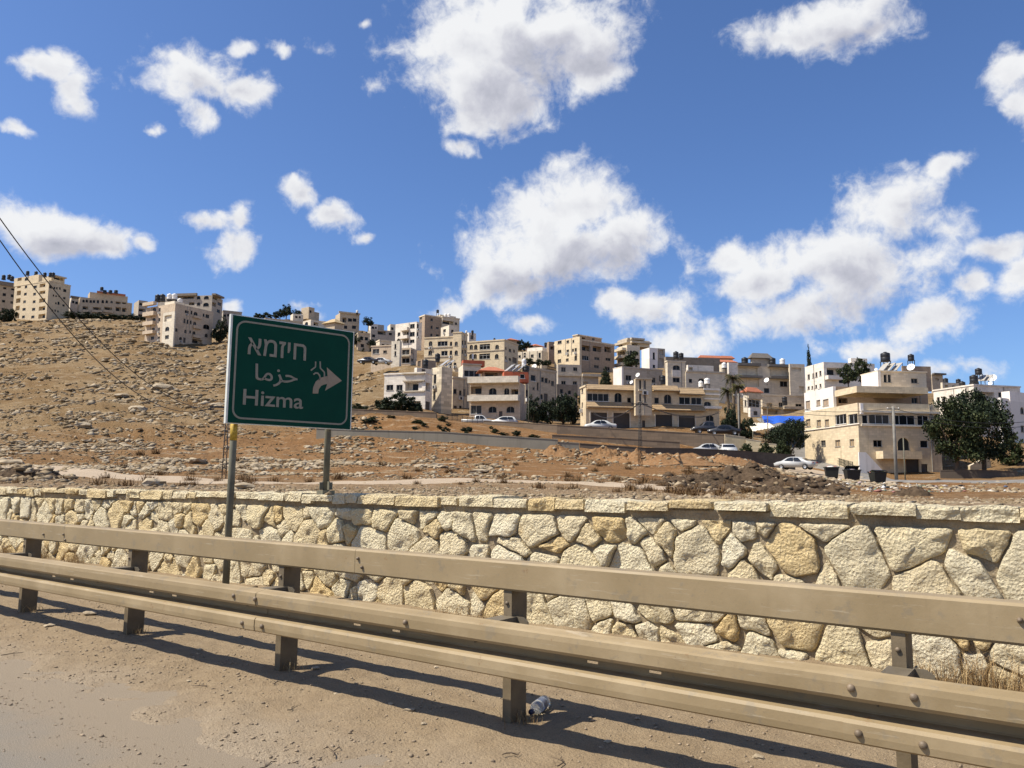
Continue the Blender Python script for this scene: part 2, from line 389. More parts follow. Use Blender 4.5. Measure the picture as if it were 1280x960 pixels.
def clip(poly, px, py, nx, ny):
    out = []; n = len(poly)
    for i in range(n):
        ax, ay = poly[i]; bx, by = poly[(i+1) % n]
        da = (ax-px)*nx + (ay-py)*ny; db = (bx-px)*nx + (by-py)*ny
        if da <= 0: out.append((ax, ay))
        if da * db < 0:
            tt = da / (da - db); out.append((ax + (bx-ax)*tt, ay + (by-ay)*tt))
    return out
def stone_cells():
    rs = random.Random(11); seeds = []
    z0, z1 = -.05, WALL_TOP - .135
    tries = 0
    while tries < 9000:
        tries += 1
        a = rs.uniform(WA0 - .3, WA1 + .3); z = rs.uniform(z0, z1); r = rs.choice([.18, .24, .28, .32, .35])
        sx = rs.uniform(.75, 1.25)
        ok = True
        for (a2, z2, r2, s2) in seeds:
            if abs(a2 - a) < .9 and math.hypot((a-a2) * (sx+s2) / 2, (z-z2) * 1.02) < (r + r2) / 2: ok = False; break
        if ok: seeds.append((a, z, r, sx))
    cells = []
    for i, (a, z, r, sx) in enumerate(seeds):
        poly = [(a-.6, z0), (a+.6, z0), (a+.6, z1), (a-.6, z1)]
        for j, (a2, z2, r2, s2) in enumerate(seeds):
            if j == i or abs(a2-a) > 1.3: continue
            dx, dz = a2-a, z2-z; L = math.hypot(dx, dz); w = .5 + .5 * (r*r - r2*r2) / (L*L)
            w = max(.28, min(.72, w + ((i < j) - .5) * 2 * .09 * math.sin(12.9*(a+a2) + 7.7*(z+z2)))); rot = .38 * math.sin(31.7*(a+a2) + 17.3*(z+z2)); gap = .005 + .011 * abs(noise.noise(Vector((a+a2, z+z2, 3)) * 3))
            nx_, nz_ = (dx*math.cos(rot) - dz*math.sin(rot))/L, (dx*math.sin(rot) + dz*math.cos(rot))/L; poly = clip(poly, a + dx*w - nx_*gap, z + dz*w - nz_*gap, nx_, nz_)
            if len(poly) < 3: break
        if len(poly) >= 3: cells.append(poly)
    return cells
def resample(poly, n):
    L = [0]
    for i in range(len(poly)):
        a, b = poly[i], poly[(i+1) % len(poly)]; L.append(L[-1] + math.hypot(b[0]-a[0], b[1]-a[1]))
    out = []; T = L[-1]
    for kk in range(n):
        tt = T * kk / n; i = max(j for j in range(len(poly)) if L[j] <= tt + 1e-9)
        a, b = poly[i], poly[(i+1) % len(poly)]; f = (tt - L[i]) / max(1e-9, L[i+1]-L[i])
        out.append((a[0] + (b[0]-a[0])*f, a[1] + (b[1]-a[1])*f))
    return out
def area(p): return abs(sum(p[i][0]*p[(i+1)%len(p)][1] - p[(i+1)%len(p)][0]*p[i][1] for i in range(len(p)))) / 2
def chaikin(p):
    o = []
    for i in range(len(p)):
        a, b = p[i], p[(i+1) % len(p)]
        o += [(a[0]*.93+b[0]*.07, a[1]*.93+b[1]*.07), (a[0]*.07+b[0]*.93, a[1]*.07+b[1]*.93)]
    return o
nst = 0
for poly in stone_cells():
    A = area(poly)
    if A < .008: continue
    cx = sum(p[0] for p in poly)/len(poly); cz = sum(p[1] for p in poly)/len(poly)
    n = 36; ring = resample(chaikin(poly), n)
    ring = [(x + .011*noise.noise(Vector((x, z, 0))*12) + .006*noise.noise(Vector((x, z, 3))*34), z + .011*noise.noise(Vector((x, z, 9))*12) + .006*noise.noise(Vector((x, z, 5))*34)) for x, z in ring]
    proud = random.uniform(-.006, .02); sd_ = random.uniform(0, 100); tilt = (random.uniform(-.10, .10), random.uniform(-.10, .10))
    vs = []; lev = [(1.0, .05, 0), (1.0, -.002, .2), (.985, -.016-proud*.7, .5), (.93, -.022-proud, 1), (.70, -.026-proud, 1.3), (.45, -.028-proud, 1.2), (.22, -.028-proud, 1.2)]
    for (s, dd, na) in lev:
        for (x, z) in ring:
            X, Z = cx + (x-cx)*s, cz + (z-cz)*s
            q = Vector((X, Z, sd_))
            rel = na * (.026*noise.noise(q*6) + .020*noise.noise(q*14) + .008*noise.noise(q*33))
            vs.append((X - cx, dd + rel + (tilt[0]*(X-cx) + tilt[1]*(Z-cz)) * (na > 0), Z))
    vs.append((0, -.028-proud + .03*noise.noise(Vector((cx, cz, sd_))*6), cz))
    fs = []
    for i in range(len(lev)-1):
        for kk in range(n): fs.append((i*n+kk, i*n+(kk+1)%n, (i+1)*n+(kk+1)%n, (i+1)*n+kk))
    b = (len(lev)-1)*n
    fs += [(b+kk, b+(kk+1)%n, len(vs)-1) for kk in range(n)]
    mb = MB(); mb.add(vs, fs, True); mb.s = [k_ >= n*2 for k_ in range(len(fs))]; mb.build('stone', M['stone'], wall, (cx + 8, 0, 0)); nst += 1
# coping of flat uneven slabs
def slab(L, dep, hgt, seed, nx=12, ny=6, nz=5, amp=.022):
    mb = MB(); vid = {}; vs = []; fs = []
    def vert(i, j, kk):
        if (i, j, kk) not in vid:
            x = (i/nx-.5)*L; y = (j/ny-.5)*dep; z = kk/nz*hgt; q = Vector((x, y, z + seed*7.3))
            f = 1 - .05*(abs(i/nx-.5)*2)**6
            zz = z*(1 + .22*noise.noise(Vector((seed*3.1, x*4, 0)))) if kk == nz else z
            vid[(i, j, kk)] = len(vs)
            vs.append((x*(1-.02*(kk==nz)) + amp*noise.noise(q*7), y*(1-.04*(kk==nz)) + amp*1.7*noise.noise(q*7+Vector((5,0,0))) + .4*amp*noise.noise(q*22), zz*f + amp*.8*noise.noise(q*6+Vector((0,9,0)))*(kk>0)))
        return vid[(i, j, kk)]
    for i in range(nx):
        for j in range(ny):
            fs.append((vert(i,j,nz), vert(i+1,j,nz), vert(i+1,j+1,nz), vert(i,j+1,nz))); fs.append((vert(i,j,0), vert(i,j+1,0), vert(i+1,j+1,0), vert(i+1,j,0)))
    for i in range(nx):
        for kk in range(nz):
            fs.append((vert(i,0,kk), vert(i+1,0,kk), vert(i+1,0,kk+1), vert(i,0,kk+1))); fs.append((vert(i,ny,kk), vert(i,ny,kk+1), vert(i+1,ny,kk+1), vert(i+1,ny,kk)))
    for j in range(ny):
        for kk in range(nz):
            fs.append((vert(0,j,kk), vert(0,j,kk+1), vert(0,j+1,kk+1), vert(0,j+1,kk))); fs.append((vert(nx,j,kk), vert(nx,j+1,kk), vert(nx,j+1,kk+1), vert(nx,j,kk+1)))
    mb.add(vs, fs, False); return mb
a = WA0; i = 0
while a < WA1:
    L = random.choice([.20, .28, .36, .44, .55]) * random.uniform(.85, 1.15); hgt = random.uniform(.06, .125)
    slab(L, random.uniform(.50, .58), hgt, i).build('coping_stone', M['stone'], wall, (a + L/2 + 8, .22 + random.uniform(-.02, .02), WALL_TOP + .018 - hgt + random.uniform(-.010, .010)))
    a += L + random.uniform(.004, .03); i += 1

# ------------------------------------------------------------------ guardrail
t = NT('rail_paint'); n1 = t.noise(2.2, 6, .6); n2 = t.noise(60, 4, .6)
st = t.n('ShaderNodeMapping'); st.inputs['Scale'].default_value = (8, 8, 1.2); t.l(t.pos(), st.inputs[0]); n3 = t.noise(2.5, 5, .6, st.outputs[0])
cc = t.ramp(n1, [(.3, (.25,.185,.10)), (.6, (.305,.228,.128)), (.8, (.355,.272,.16))]); cc = t.mix(t.step(n3, .55, .8, 0, .35), cc, (.22,.16,.09)); cc = t.mix(t.step(n2, .64, .74, 0, .5), cc, (.15,.11,.075))
n4 = t.noise(9, 7, .7); n5 = t.noise(1.1, 5, .65); mpx = t.n('ShaderNodeMapping'); mpx.inputs['Scale'].default_value = (1.2, 1.2, 22); t.l(t.pos(), mpx.inputs[0]); n6 = t.noise(3, 5, .7, mpx.outputs[0])
cc = t.mix(t.step(n4, .56, .64, 0, .5), cc, (.20,.165,.115)); cc = t.mix(t.step(n5, .5, .72, 0, .45), cc, (.37,.29,.18)); cc = t.mix(t.step(n6, .60, .68, 0, .55), cc, (.42,.35,.25)); cc = t.mix(t.step(t.noise(5.5, 8, .75), .64, .70, 0, .7), cc, (.20,.105,.045))
t.col(cc); t.bump(t.math('ADD', n2, t.math('MULTIPLY', n5, 6.)), .12, .006); M['rail'] = t.done(t.step(n1, .3, .7, .5, .68), 0., .3)
M['rail_dark'] = varied('post_steel', (.13,.105,.07), .6, .3, 5, .0, .1, 60)
M['rail_post'] = varied('post_paint', (.15,.112,.065), .7, .3, 5, 0., .1, 60)
M['bolt'] = varied('bolt_steel', (.17,.125,.08), .6, .4, 20, .1)
rail = empty('guardrail', rw(0, RAIL_D), RZ)
tag(rail, 'beige painted steel guardrail with box top rail and corrugated beam along the dirt verge', 'guardrail')
post_px = [(37, 700), (169, 720), (359, 740), (642, 790), (1128, 830)]
post_a = [on_rail(px, py, RAIL_D)[0] for px, py in post_px]
sp_ = (post_a[4] - post_a[0]) / 4
PA = [post_a[0] - sp_ * j for j in range(5, 0, -1)] + post_a + [post_a[4] + sp_ * j for j in (1, 2)]
def at_rail(px): return rloc(on_plane(px, 700, RY * BEAM_D, RY))[0]
TR0, TR1 = .772, .938
# top rail: box sections with a small seam between lengths
def top_rail(a0, a1):
    h = [(-.075, TR0), (-.075, TR1-.012), (-.065, TR1), (.035, TR1), (.045, TR1-.012), (.045, TR0+.012), (.035, TR0), (-.065, TR0)]
    h[0] = (-.075, TR0+.012)
    mb = MB(); mb.prism(h, lambda y, z, d: (d, y, z), a0, a1); return mb.build('top_rail', M['rail'], rail)
seam = rloc(on_plane(444, 690, RY * (RAIL_D-.075), RY))[0]; seam2 = rloc(on_plane(80, 665, RY * (RAIL_D-.075), RY))[0]
cuts = [-120, seam2 - (seam-seam2)*2, seam2, seam, seam + 6.3, 45]
for c0, c1 in zip(cuts[:-1], cuts[1:]): top_rail(c0 + .0015, c1 - .0015)
off_y = BEAM_D - RAIL_D
BZ0, BZ1 = .362, .648; BH = BZ1 - BZ0
bp = [(.0, 1.0), (-.012, .985), (-.062, .955), (-.078, .93), (-.081, .84), (-.079, .67), (-.068, .615), (.022, .575), (.028, .55), (.028, .51), (.028, .465), (.028, .43),
      (.022, .405), (-.068, .365), (-.079, .315), (-.081, .17), (-.078, .075), (-.062, .04), (-.012, .012), (0, 0)]
slot_px = [59, 82, 183, 212, 442, 491, 737, 815]
slots = [rloc(on_plane(px, 780, RY * BEAM_D, RY))[0] for px in slot_px]
def w_beam(a0, a1, push=0.0):
    mb = MB(); sl = sorted(s for s in slots if a0 + .1 < s < a1 - .1)
    for i in range(len(bp)-1):
        (y0, z0), (y1, z1) = bp[i], bp[i+1]
        cuts_ = [a0, a1]
        if i in (9,):                      # slotted strip of the valley
            cuts_ = [a0] + [v for s in sl for v in (s-.032, s+.032)] + [a1]
        for c in range(0, len(cuts_), 2):
            for th in (0, .004):
                mb.add([(cuts_[c], y0+off_y+th-push, BZ0+z0*BH), (cuts_[c+1], y0+off_y+th-push, BZ0+z0*BH), (cuts_[c+1], y1+off_y+th-push, BZ0+z1*BH), (cuts_[c], y1+off_y+th-push, BZ0+z1*BH)], [(0,1,2,3)], i not in (8, 9, 10))
    for aa in (a0, a1):                    # closed sheet ends
        for i in range(len(bp)-1):
            (y0, z0), (y1, z1) = bp[i], bp[i+1]
            mb.add([(aa, y0+off_y-push, BZ0+z0*BH), (aa, y1+off_y-push, BZ0+z1*BH), (aa, y1+off_y+.004-push, BZ0+z1*BH), (aa, y0+off_y+.004-push, BZ0+z0*BH)], [(0,1,2,3)])
    return mb.build('corrugated_beam', M['rail'], rail, fix=False)
joint1 = at_rail(1052); joint2 = at_rail(318)
cuts = [-120, joint2 - (joint1 - joint2), joint2, joint1, 45]
for i, (c0, c1) in enumerate(zip(cuts[:-1], cuts[1:])): w_beam(c0, c1 + .14, .0045 * (i % 2))
def bolt(a, y, z, r=.016):
    mb = MB(); prof = [(r*1.0, 0), (r*.96, .006), (r*.75, .012), (r*.4, .0155), (.0005, .0165)]
    mb.lathe(prof, 10); return mb.build('bolt', M['bolt'], rail, (a, y, z), (math.pi/2, 0, 0))
for px, zz in [(1064, .80), (1142, .80), (1074, .20), (1154, .20), (287, .80), (314, .80), (296, .2), (321, .2), (505, .78)]:
    if zz > .5: q = on_plane(px, 860, RY * (BEAM_D - .081), RY)
    else: q = on_plane(px, 930, RY * (BEAM_D - .081), RY)
    bolt(rloc(q)[0], off_y - .083, BZ0 + zz * BH, .017)
for px, py in [(448, 698), (453, 709), (80, 668), (82, 675), (55, 668), (1275, 775)]:
    q = on_plane(px, py, RY * (RAIL_D - .075), RY); bolt(rloc(q)[0], -.076, q.z, .012)
for pa in PA:
    mb = MB()                                   # C-channel post
    mb.box(pa+.021, -.060, -.5, pa+.027, .095, TR0+.003); mb.box(pa-.030, -.060, -.5, pa+.021, -.054, TR0+.003); mb.box(pa-.030, .089, -.5, pa+.021, .095, TR0+.003)
    mb.build('post', M['rail_post'], rail)
    # bracket: channel arm carrying the beam in front of the post
    mb = MB(); z = .572
    mb.box(pa-.040, off_y+.006, z+.050, pa+.050, -.062, z+.056)
    mb.box(pa-.046, off_y+.006, z-.060, pa-.040, -.062, z+.056); mb.box(pa+.050, off_y+.006, z-.020, pa+.056, .02, z+.056); mb.box(pa+.027, -.03, z+.0, pa+.050, -.02, z+.05)
    mb.prism([(.050, z-.055), (.115, z-.045), (.135, z-.01), (.13, z+.035), (.10, z+.055), (.050, z+.055)], lambda x, zz, d: (pa + x, d, zz), -.045, -.037)
    br = mb.build('bracket', M['rail_dark'], rail)
    mb = MB(); mb.lathe([(.014, 0), (.014, .008), (.0005, .0085)], 8); mb.build('bolt', M['bolt'], br, (pa + .10, -.045, z), (math.pi/2, 0, 0))
    mb = MB(); mb.lathe([(.011, 0), (.011, .008), (.0005, .0085)], 8); mb.build('bolt', M['bolt'], br, (pa - .004, -.061, .70), (math.pi/2, 0, 0))

# ------------------------------------------------------------------ road sign
M['sign_green'] = varied('sign_green_sheeting', (.0012,.046,.030), .6, .12, 3, spec=.12)
M['sign_grey'] = varied('sign_reflective_grey', (.24,.222,.175), .6, .1, 20)
M['arrow'] = varied('sign_arrow_beige', (.29,.23,.165), .6, .1, 20)
M['alu'] = varied('sign_aluminium_edge', (.66,.65,.58), .45, .15, 8, .2)
M['galv'] = varied('galvanised_pole', (.135,.125,.085), .7, .3, 6, .0)
M['ytape'] = varied('yellow_tape', (.40,.265,.03), .7, .5, 30)
SA = R(41.0); SX = Vector((math.cos(SA), math.sin(SA), 0)); SYN = Vector((math.sin(SA), -math.cos(SA), 0))   # along the panel, and its face normal
S0 = P(284, 528, 8.75)
W_ = (on_plane(439.5, 480, S0, SYN) - S0).dot(SX); H_ = on_plane(287, 393, S0, SYN).z - S0.z
SY = Vector((-math.sin(SA), math.cos(SA), 0))
gz = .05
sign = empty('road_sign', (S0.x, S0.y, gz), SA)
tag(sign, 'green direction sign with Hebrew, Arabic and Latin place name on two grey poles', 'road sign')
zb = S0.z - gz
mb = MB(); mb.box(0, 0, zb, W_, .004, zb + H_); mb.build('panel', M['sign_green'], sign)
mb = MB()
for (x0, x1, z0, z1) in ((-.022, .0, zb-.01, zb+H_+.01), (W_, W_+.012, zb-.01, zb+H_+.01)): mb.box(x0, -.004, z0, x1, .045, z1)
mb.box(.0, .006, zb-.01, W_, .045, zb); mb.box(.0, .006, zb+H_, W_, .045, zb+H_+.01)
mb.build('edge_frame', M['alu'], sign)
for f in (.2, .5, .8):
    mb = MB(); mb.box(.003, .0045, zb+H_*f-.03, W_-.003, .037, zb+H_*f+.03); mb.build('stiffener', M['alu'], sign)
def s2(px, py):
    q = on_plane(px, py, S0, SYN); return ((q - S0).dot(SX), q.z - gz)
def ribbon(mb, pts, w, y0=-.004, y1=-.0005, closed=False):
    n = len(pts)
    L = []; Rr = []
    for i in range(n):
        a = pts[i-1] if (i > 0 or closed) else pts[i]; b = pts[(i+1) % n] if (i < n-1 or closed) else pts[i]
        dx, dz = b[0]-a[0], b[1]-a[1]; l = math.hypot(dx, dz) or 1
        L.append((pts[i][0]-dz/l*w/2, pts[i][1]+dx/l*w/2)); Rr.append((pts[i][0]+dz/l*w/2, pts[i][1]-dx/l*w/2))
    for i in range(n if closed else n-1):
        j = (i+1) % n
        mb.prism([L[i], L[j], Rr[j], Rr[i]], lambda x, z, d: (x, d, z), y0, y1)
def rrect(x0, x1, z0, z1, r, k=6):
    pts = []
    for cx, cz, a0 in ((x1-r, z1-r, 0), (x0+r, z1-r, 90), (x0+r, z0+r, 180), (x1-r, z0+r, 270)):
        for i in range(k+1): aa = R(a0 + 90*i/k); pts.append((cx+r*math.cos(aa), cz+r*math.sin(aa)))
    return pts
mb = MB(); ribbon(mb, rrect(.055, W_-.055, zb+.055, zb+H_-.055, .10), .021, closed=True); mb.build('border', M['sign_grey'], sign)
def lettering(txt, name, x0, x1, z0, z1, off):
    c = bpy.data.curves.new(name, 'FONT'); c.body = txt; c.offset = off; c.extrude = .01; c.resolution_u = 4
    ob = bpy.data.objects.new(name, c); COL.objects.link(ob); bpy.context.view_layer.update()
    dg = bpy.context.evaluated_depsgraph_get(); me = bpy.data.meshes.new_from_object(ob.evaluated_get(dg), depsgraph=dg)
    bpy.data.objects.remove(ob)
    co = np.array([v.co[:] for v in me.vertices]); mn, mx = co.min(0), co.max(0)
    for v in me.vertices:
        x, y, z = v.co
        v.co = (x0 + (x-mn[0])/(mx[0]-mn[0])*(x1-x0), -.0035 + (-.0015 if z > 0 else .0025), z0 + (y-mn[1])/(mx[1]-mn[1])*(z1-z0))
    me.materials.clear(); me.materials.append(M['sign_grey']); return link(name, me, sign)
a, b = s2(309, 441), s2(383, 430); lettering('\u05d0\u05de\u05d6\u05d9\u05d7', 'hebrew_lettering', a[0], b[0], s2(309, 442.5)[1], s2(309, 421)[1], .009)
a, b = s2(318.5, 470), s2(372, 470); lettering('\ufe8e\ufee3\ufeb0\ufea3', 'arabic_lettering', a[0], b[0], s2(343, 483.5)[1], s2(321, 454.5)[1], .008)
a, b = s2(303.5, 500), s2(379, 500); lettering('Hizma', 'latin_lettering', a[0], b[0], s2(304, 506)[1], s2(304, 486)[1], .010)
cp = lambda x, y: s2(250 + x/5.333, 350 + y/5.333)
mb = MB()
outer = [(750,757),(753,718),(770,678),(800,652),(848,640)]; inner = [(787,757),(791,728),(806,706),(826,697),(848,694)]
for i in range(4): mb.prism([cp(*outer[i]), cp(*outer[i+1]), cp(*inner[i+1]), cp(*inner[i])], lambda x, z, d: (x, d, z), -.004, -.0005)
mb.prism([cp(845,583), cp(945,672), cp(833,738), cp(848,690), cp(850,640)], lambda x, z, d: (x, d, z), -.004, -.0005)
mb.build('arrow', M['arrow'], sign)
mb = MB(); ribbon(mb, [cp(*q) for q in [(770,543),(769,580),(738,603)]], .018); ribbon(mb, [cp(*q) for q in [(800,543),(802,588),(828,615),(829,648)]], .018)
ribbon(mb, [cp(*q) for q in [(756,630),(768,620),(784,621),(797,636),(800,655),(790,668)]], .018); mb.build('junction_outline', M['sign_grey'], sign)
def sign_pole(px, top_z, name='pole', foot=-.4):
    x = (on_plane(px, 560, S0, SYN) - S0).dot(SX); mb = MB()
    mb.tube([(x, .085, foot), (x, .085, top_z)], .038, 12); return x, mb.build(name, M['galv'], sign)
xl_, pl = sign_pole(295, zb + H_*.96)
mb = MB(); mb.tube([(xl_, .085, zb-.19), (xl_, .085, zb+.01)], .0393, 12); mb.build('yellow_band', M['ytape'], pl)
xr_, pr = sign_pole(413.5, zb + H_*.96, foot=.9)
mb = MB(); mb.box(xr_-.08, .01, WALL_TOP-.05, xr_+.08, .16, WALL_TOP+.012); mb.box(xr_-.005, .0, WALL_TOP+.02, xr_+.005, .17, WALL_TOP+.12); mb.box(xr_-.085, .08, WALL_TOP+.02, xr_+.085, .09, WALL_TOP+.11)
mb.build('base_plate', M['galv'], pr)
for x in (xl_, xr_):
    for f in (.2, .5, .8):
        mb = MB(); mb.box(x-.055, .036, zb+H_*f-.025, x+.055, .13, zb+H_*f+.025); mb.build('clamp', M['galv'], sign)

# ------------------------------------------------------------------ litter and growth on the verge
t = NT('bottle_plastic'); t.col((.80,.84,.86)); t.b.inputs['Transmission Weight'].default_value = .75; t.b.inputs['IOR'].default_value = 1.25; M['pet'] = t.done(.18)
M['capblue'] = varied('bottle_cap_blue', (.012,.018,.06), .4, .1, 20); M['blabel'] = varied('bottle_label', (.10,.12,.17), .5, .5, 40)
g1 = on_ground(664, 893, .06); g2 = on_ground(689, 874, .06)
bot = empty('plastic_bottle', (g1.x, g1.y, shoulder_z(*rloc(g1)[:2]) + .040)); dirb = (g2 - g1); dirb.z = 0
tag(bot, 'clear plastic water bottle with dark cap lying beside a guardrail post', 'bottle')
bot.rotation_euler = dirb.normalized().to_track_quat('Z', 'Y').to_euler()
mb = MB(); mb.lathe([(.0005,.0),(.013,.001),(.0135,.022),(.016,.03),(.028,.055),(.0375,.085),(.0385,.11),(.036,.116),(.0385,.122),(.0385,.185),(.036,.19),(.0385,.196),(.0385,.235),(.034,.246),(.0005,.246)], 18); mb.build('bottle_body', M['pet'], bot)
mb = MB(); mb.lathe([(.0005,-.008),(.0155,-.008),(.0165,-.004),(.0165,.014),(.0005,.0141)], 16); mb.build('cap', M['capblue'], bot)
mb = MB(); mb.lathe([(.0387,.124),(.0389,.126),(.0389,.183),(.0387,.1835)], 18); mb.build('paper_label', M['blabel'], bot)

M['rag'] = varied('blue_plastic', (.012,.10,.17), .5, .5, 25)
q = P(301, 738, 8.6); 
ra, rd, _ = rloc(q); rd = min(rd, WALL_D - .16); q = rw(ra, rd); me = bpy.data.meshes.new('plastic_bag'); bm = bmesh.new(); bmesh.ops.create_icosphere(bm, subdivisions=3, radius=.11)
for v in bm.verts:
    n_ = noise.noise(v.co * 14) * .5 + noise.noise(v.co * 30) * .3; v.co *= 1 + n_; v.co.z *= 1.15 if v.co.x < 0 else .7
bm.to_mesh(me); bm.free(); me.materials.append(M['rag']); o = link('plastic_bag', me, None, (q.x, q.y, .14)); tag(o, 'crumpled blue plastic bag at the foot of the stone wall beside the sign pole', 'plastic bag')

t = NT('dry_straw'); rn = t.n('ShaderNodeNewGeometry').outputs['Random Per Island']
t.col(t.ramp(rn, [(0, (.13,.07,.025)), (.4, (.28,.175,.07)), (.75, (.40,.27,.12)), (1, (.52,.39,.2))])); M['straw'] = t.done(.8)
def straw(name, n, rx, ry, h, seed):
    rs = random.Random(seed); mb = MB()
    for i in range(n):
        x, y = rs.gauss(0, rx*.5), rs.gauss(0, ry*.5); hh = h * rs.uniform(.2, 1.1); az = rs.uniform(0, 6.28); ln = hh * rs.uniform(.2, 1.7); w = rs.uniform(.0012, .0026)
        dx, dy = math.cos(az), math.sin(az); px_, py_ = -dy*w, dx*w
        pts = [(x+dx*ln*f*f, y+dy*ln*f*f, hh*(f - .25*f*f)/.75) for f in (0, .4, .75, 1)]
        vs = []
        for kk, p_ in enumerate(pts): f = 1 - kk/3.4; vs += [(p_[0]-px_*f, p_[1]-py_*f, p_[2]), (p_[0]+px_*f, p_[1]+py_*f, p_[2])]
        mb.add(vs, [(0,1,3,2), (2,3,5,4), (4,5,7,6)])
    return mb.mesh(name, M['straw'])
TUFT = 'dry straw coloured grass tuft growing at the foot of the stone wall'
for i, (px, py, n, rx, h) in enumerate([(1215, 868, 300, .28, .25), (1265, 880, 300, .26, .24), (1160, 858, 120, .18, .15), (78, 700, 300, .32, .30), (130, 706, 220, .26, .22), (205, 716, 260, .3, .26), (555, 778, 90, .15, .2), (600, 782, 80, .12, .18), (25, 695, 160, .2, .2)]):
    q = on_ground(px, py); a_, d_, _ = rloc(q); d_ = min(max(d_, WALL_D - .35), WALL_D - .14); q = rw(a_, d_)
    o = link('grass_tuft', straw('grass_tuft', n, rx, .14, h, i), None, (q.x, q.y, shoulder_z(a_, d_) - .01), (0, 0, RZ)); tag(o, TUFT, 'grass tuft', 'dry grass along the wall foot')
for i, pa in enumerate(PA[4:10]):
    q = rw(pa + .07, RAIL_D + .02); o = link('grass_tuft', straw('grass_tuft', 60, .10, .10, .09, 50+i), None, (q.x, q.y, shoulder_z(pa+.07, RAIL_D+.02) - .005), (0, 0, RZ)); tag(o, 'short dry weed tuft at the foot of a guardrail post', 'grass tuft', 'weeds at the guardrail posts')

# rocks: six shapes shared by everything stony
t = NT('limestone_rock'); oi = t.n('ShaderNodeObjectInfo'); n1 = t.noise(2.4, 7, .65); n2 = t.noise(11, 5, .6); isl = t.n('ShaderNodeNewGeometry').outputs['Random Per Island']
cc = t.ramp(isl, [(0, (.19,.135,.075)), (.5, (.31,.235,.145)), (1, (.44,.365,.26))]); cc = t.mix(t.step(n1, .42, .68, 0, .6), cc, (.16,.12,.075)); cc = t.mix(t.step(n2, .6, .75, 0, .4), cc, (.52,.46,.37))
t.col(cc); t.bump(t.math('ADD', n1, n2), .6, .05); M['rock'] = t.done(.95, spec=.1)
def rock_np(seed, sub=1, flat=.6):
    bm = bmesh.new(); bmesh.ops.create_icosphere(bm, subdivisions=sub, radius=1)
    for v in bm.verts:
        q = v.co + Vector((seed*13.1, seed*5.7, 0)); s = 1 + .6*noise.noise(q*1.1) + .4*noise.noise(q*2.7); v.co *= s; v.co.z *= flat
    vs = np.array([v.co[:] for v in bm.verts]); fs = np.array([[v.index for v in f.verts] for f in bm.faces]); bm.free(); return vs, fs
ROCKS1 = [rock_np(i, 1, random.uniform(.32, .6)) for i in range(12)]; ROCKS2 = [rock_np(20+i, 2, random.uniform(.35, .6)) for i in range(8)]
def scatter_mesh(name, items, mat, shapes):
    """items: (x, y, z, size, rot) -> one mesh"""
    V_, F_ = [], []; base_ = 0
    for i, (x, y, z, s, r) in enumerate(items):
        vs, fs = shapes[i % len(shapes)]; c, sn = math.cos(r), math.sin(r)
        w = np.empty_like(vs); st_ = 1 + .4 * math.sin(i * 2.3)
        w[:, 0] = (vs[:, 0]*c*st_ - vs[:, 1]*sn) * s + x; w[:, 1] = (vs[:, 0]*sn*st_ + vs[:, 1]*c) * s + y; w[:, 2] = vs[:, 2]*s + z
        V_.append(w); F_.append(fs + base_); base_ += len(vs)
    V_ = np.vstack(V_); F_ = np.vstack(F_)
    me = bpy.data.meshes.new(name); me.vertices.add(len(V_)); me.vertices.foreach_set('co', V_.ravel())
    me.loops.add(F_.size); me.loops.foreach_set('vertex_index', F_.ravel().astype(np.int32))
    me.polygons.add(len(F_)); me.polygons.foreach_set('loop_start', np.arange(0, F_.size, 3, dtype=np.int32)); me.polygons.foreach_set('loop_total', np.full(len(F_), 3, dtype=np.int32))
    me.update(); me.validate(); me.materials.append(mat); return me
rs = random.Random(5); it = []
while len(it) < 15000:
    d = 2.35 + abs(rs.gauss(0, 1.7)); a = rs.uniform(-12, 2.0)
    if d > WALL_D - .1 or noise.noise(Vector((a, d, 4)) * 1.3) + rs.uniform(-.6, .35) < -.15: continue
    s = .003 + .010 * rs.random() ** 5
    it.append((a, d, (shoulder_z(a, d) if d > 2.45 else max(0., shoulder_z(a, d))) + s*.25, s, rs.uniform(0, 6.28)))
while len(it) < 18000:
    d = rs.uniform(.6, 2.6); a = rs.uniform(-9, 1); s = rs.uniform(.0025, .006); it.append((a, d, s*.3, s, rs.uniform(0, 6.28)))
M['pebble'] = varied('pebble', (.27,.205,.135), .95, .5, 18)
o = link('gravel', scatter_mesh('gravel', it, M['pebble'], ROCKS1), rot=(0, 0, RZ)); tag(o, 'loose gravel scattered over the dirt verge', 'gravel', kind='stuff')
def rock_mesh(i, mat=None):
    vs, fs = ROCKS2[i]; me = bpy.data.meshes.new('rock'); me.from_pydata(vs.tolist(), [], fs.tolist()); me.materials.append(mat or M['rock']); me.update(); return me
RM = [rock_mesh(i) for i in range(8)]
pale = [rock_mesh(i, M['pebble']) for i in range(8)]
for i, (px, py, s) in enumerate([(512, 888, .035), (488, 882, .02), (394, 838, .035), (112, 770, .07), (250, 815, .025), (545, 838, .02), (950, 952, .03), (530, 905, .018), (300, 800, .03), (420, 870, .015), (760, 930, .02), (62, 785, .05), (236, 848, .02)]):
    q = on_ground(px, py); a_, d_, _ = rloc(q); o = link('stone', RM[i % 8], None, (q.x, q.y, shoulder_z(a_, d_) + s*.2), (0, 0, i)); o.scale = (s, s*.8, s*.7)
    tag(o, 'loose pale stone lying on the dirt verge near the guardrail', 'stone', 'loose stones on the verge')
t = NT('twig_bark'); t.col((.10,.07,.045)); M['twig'] = t.done(.9)
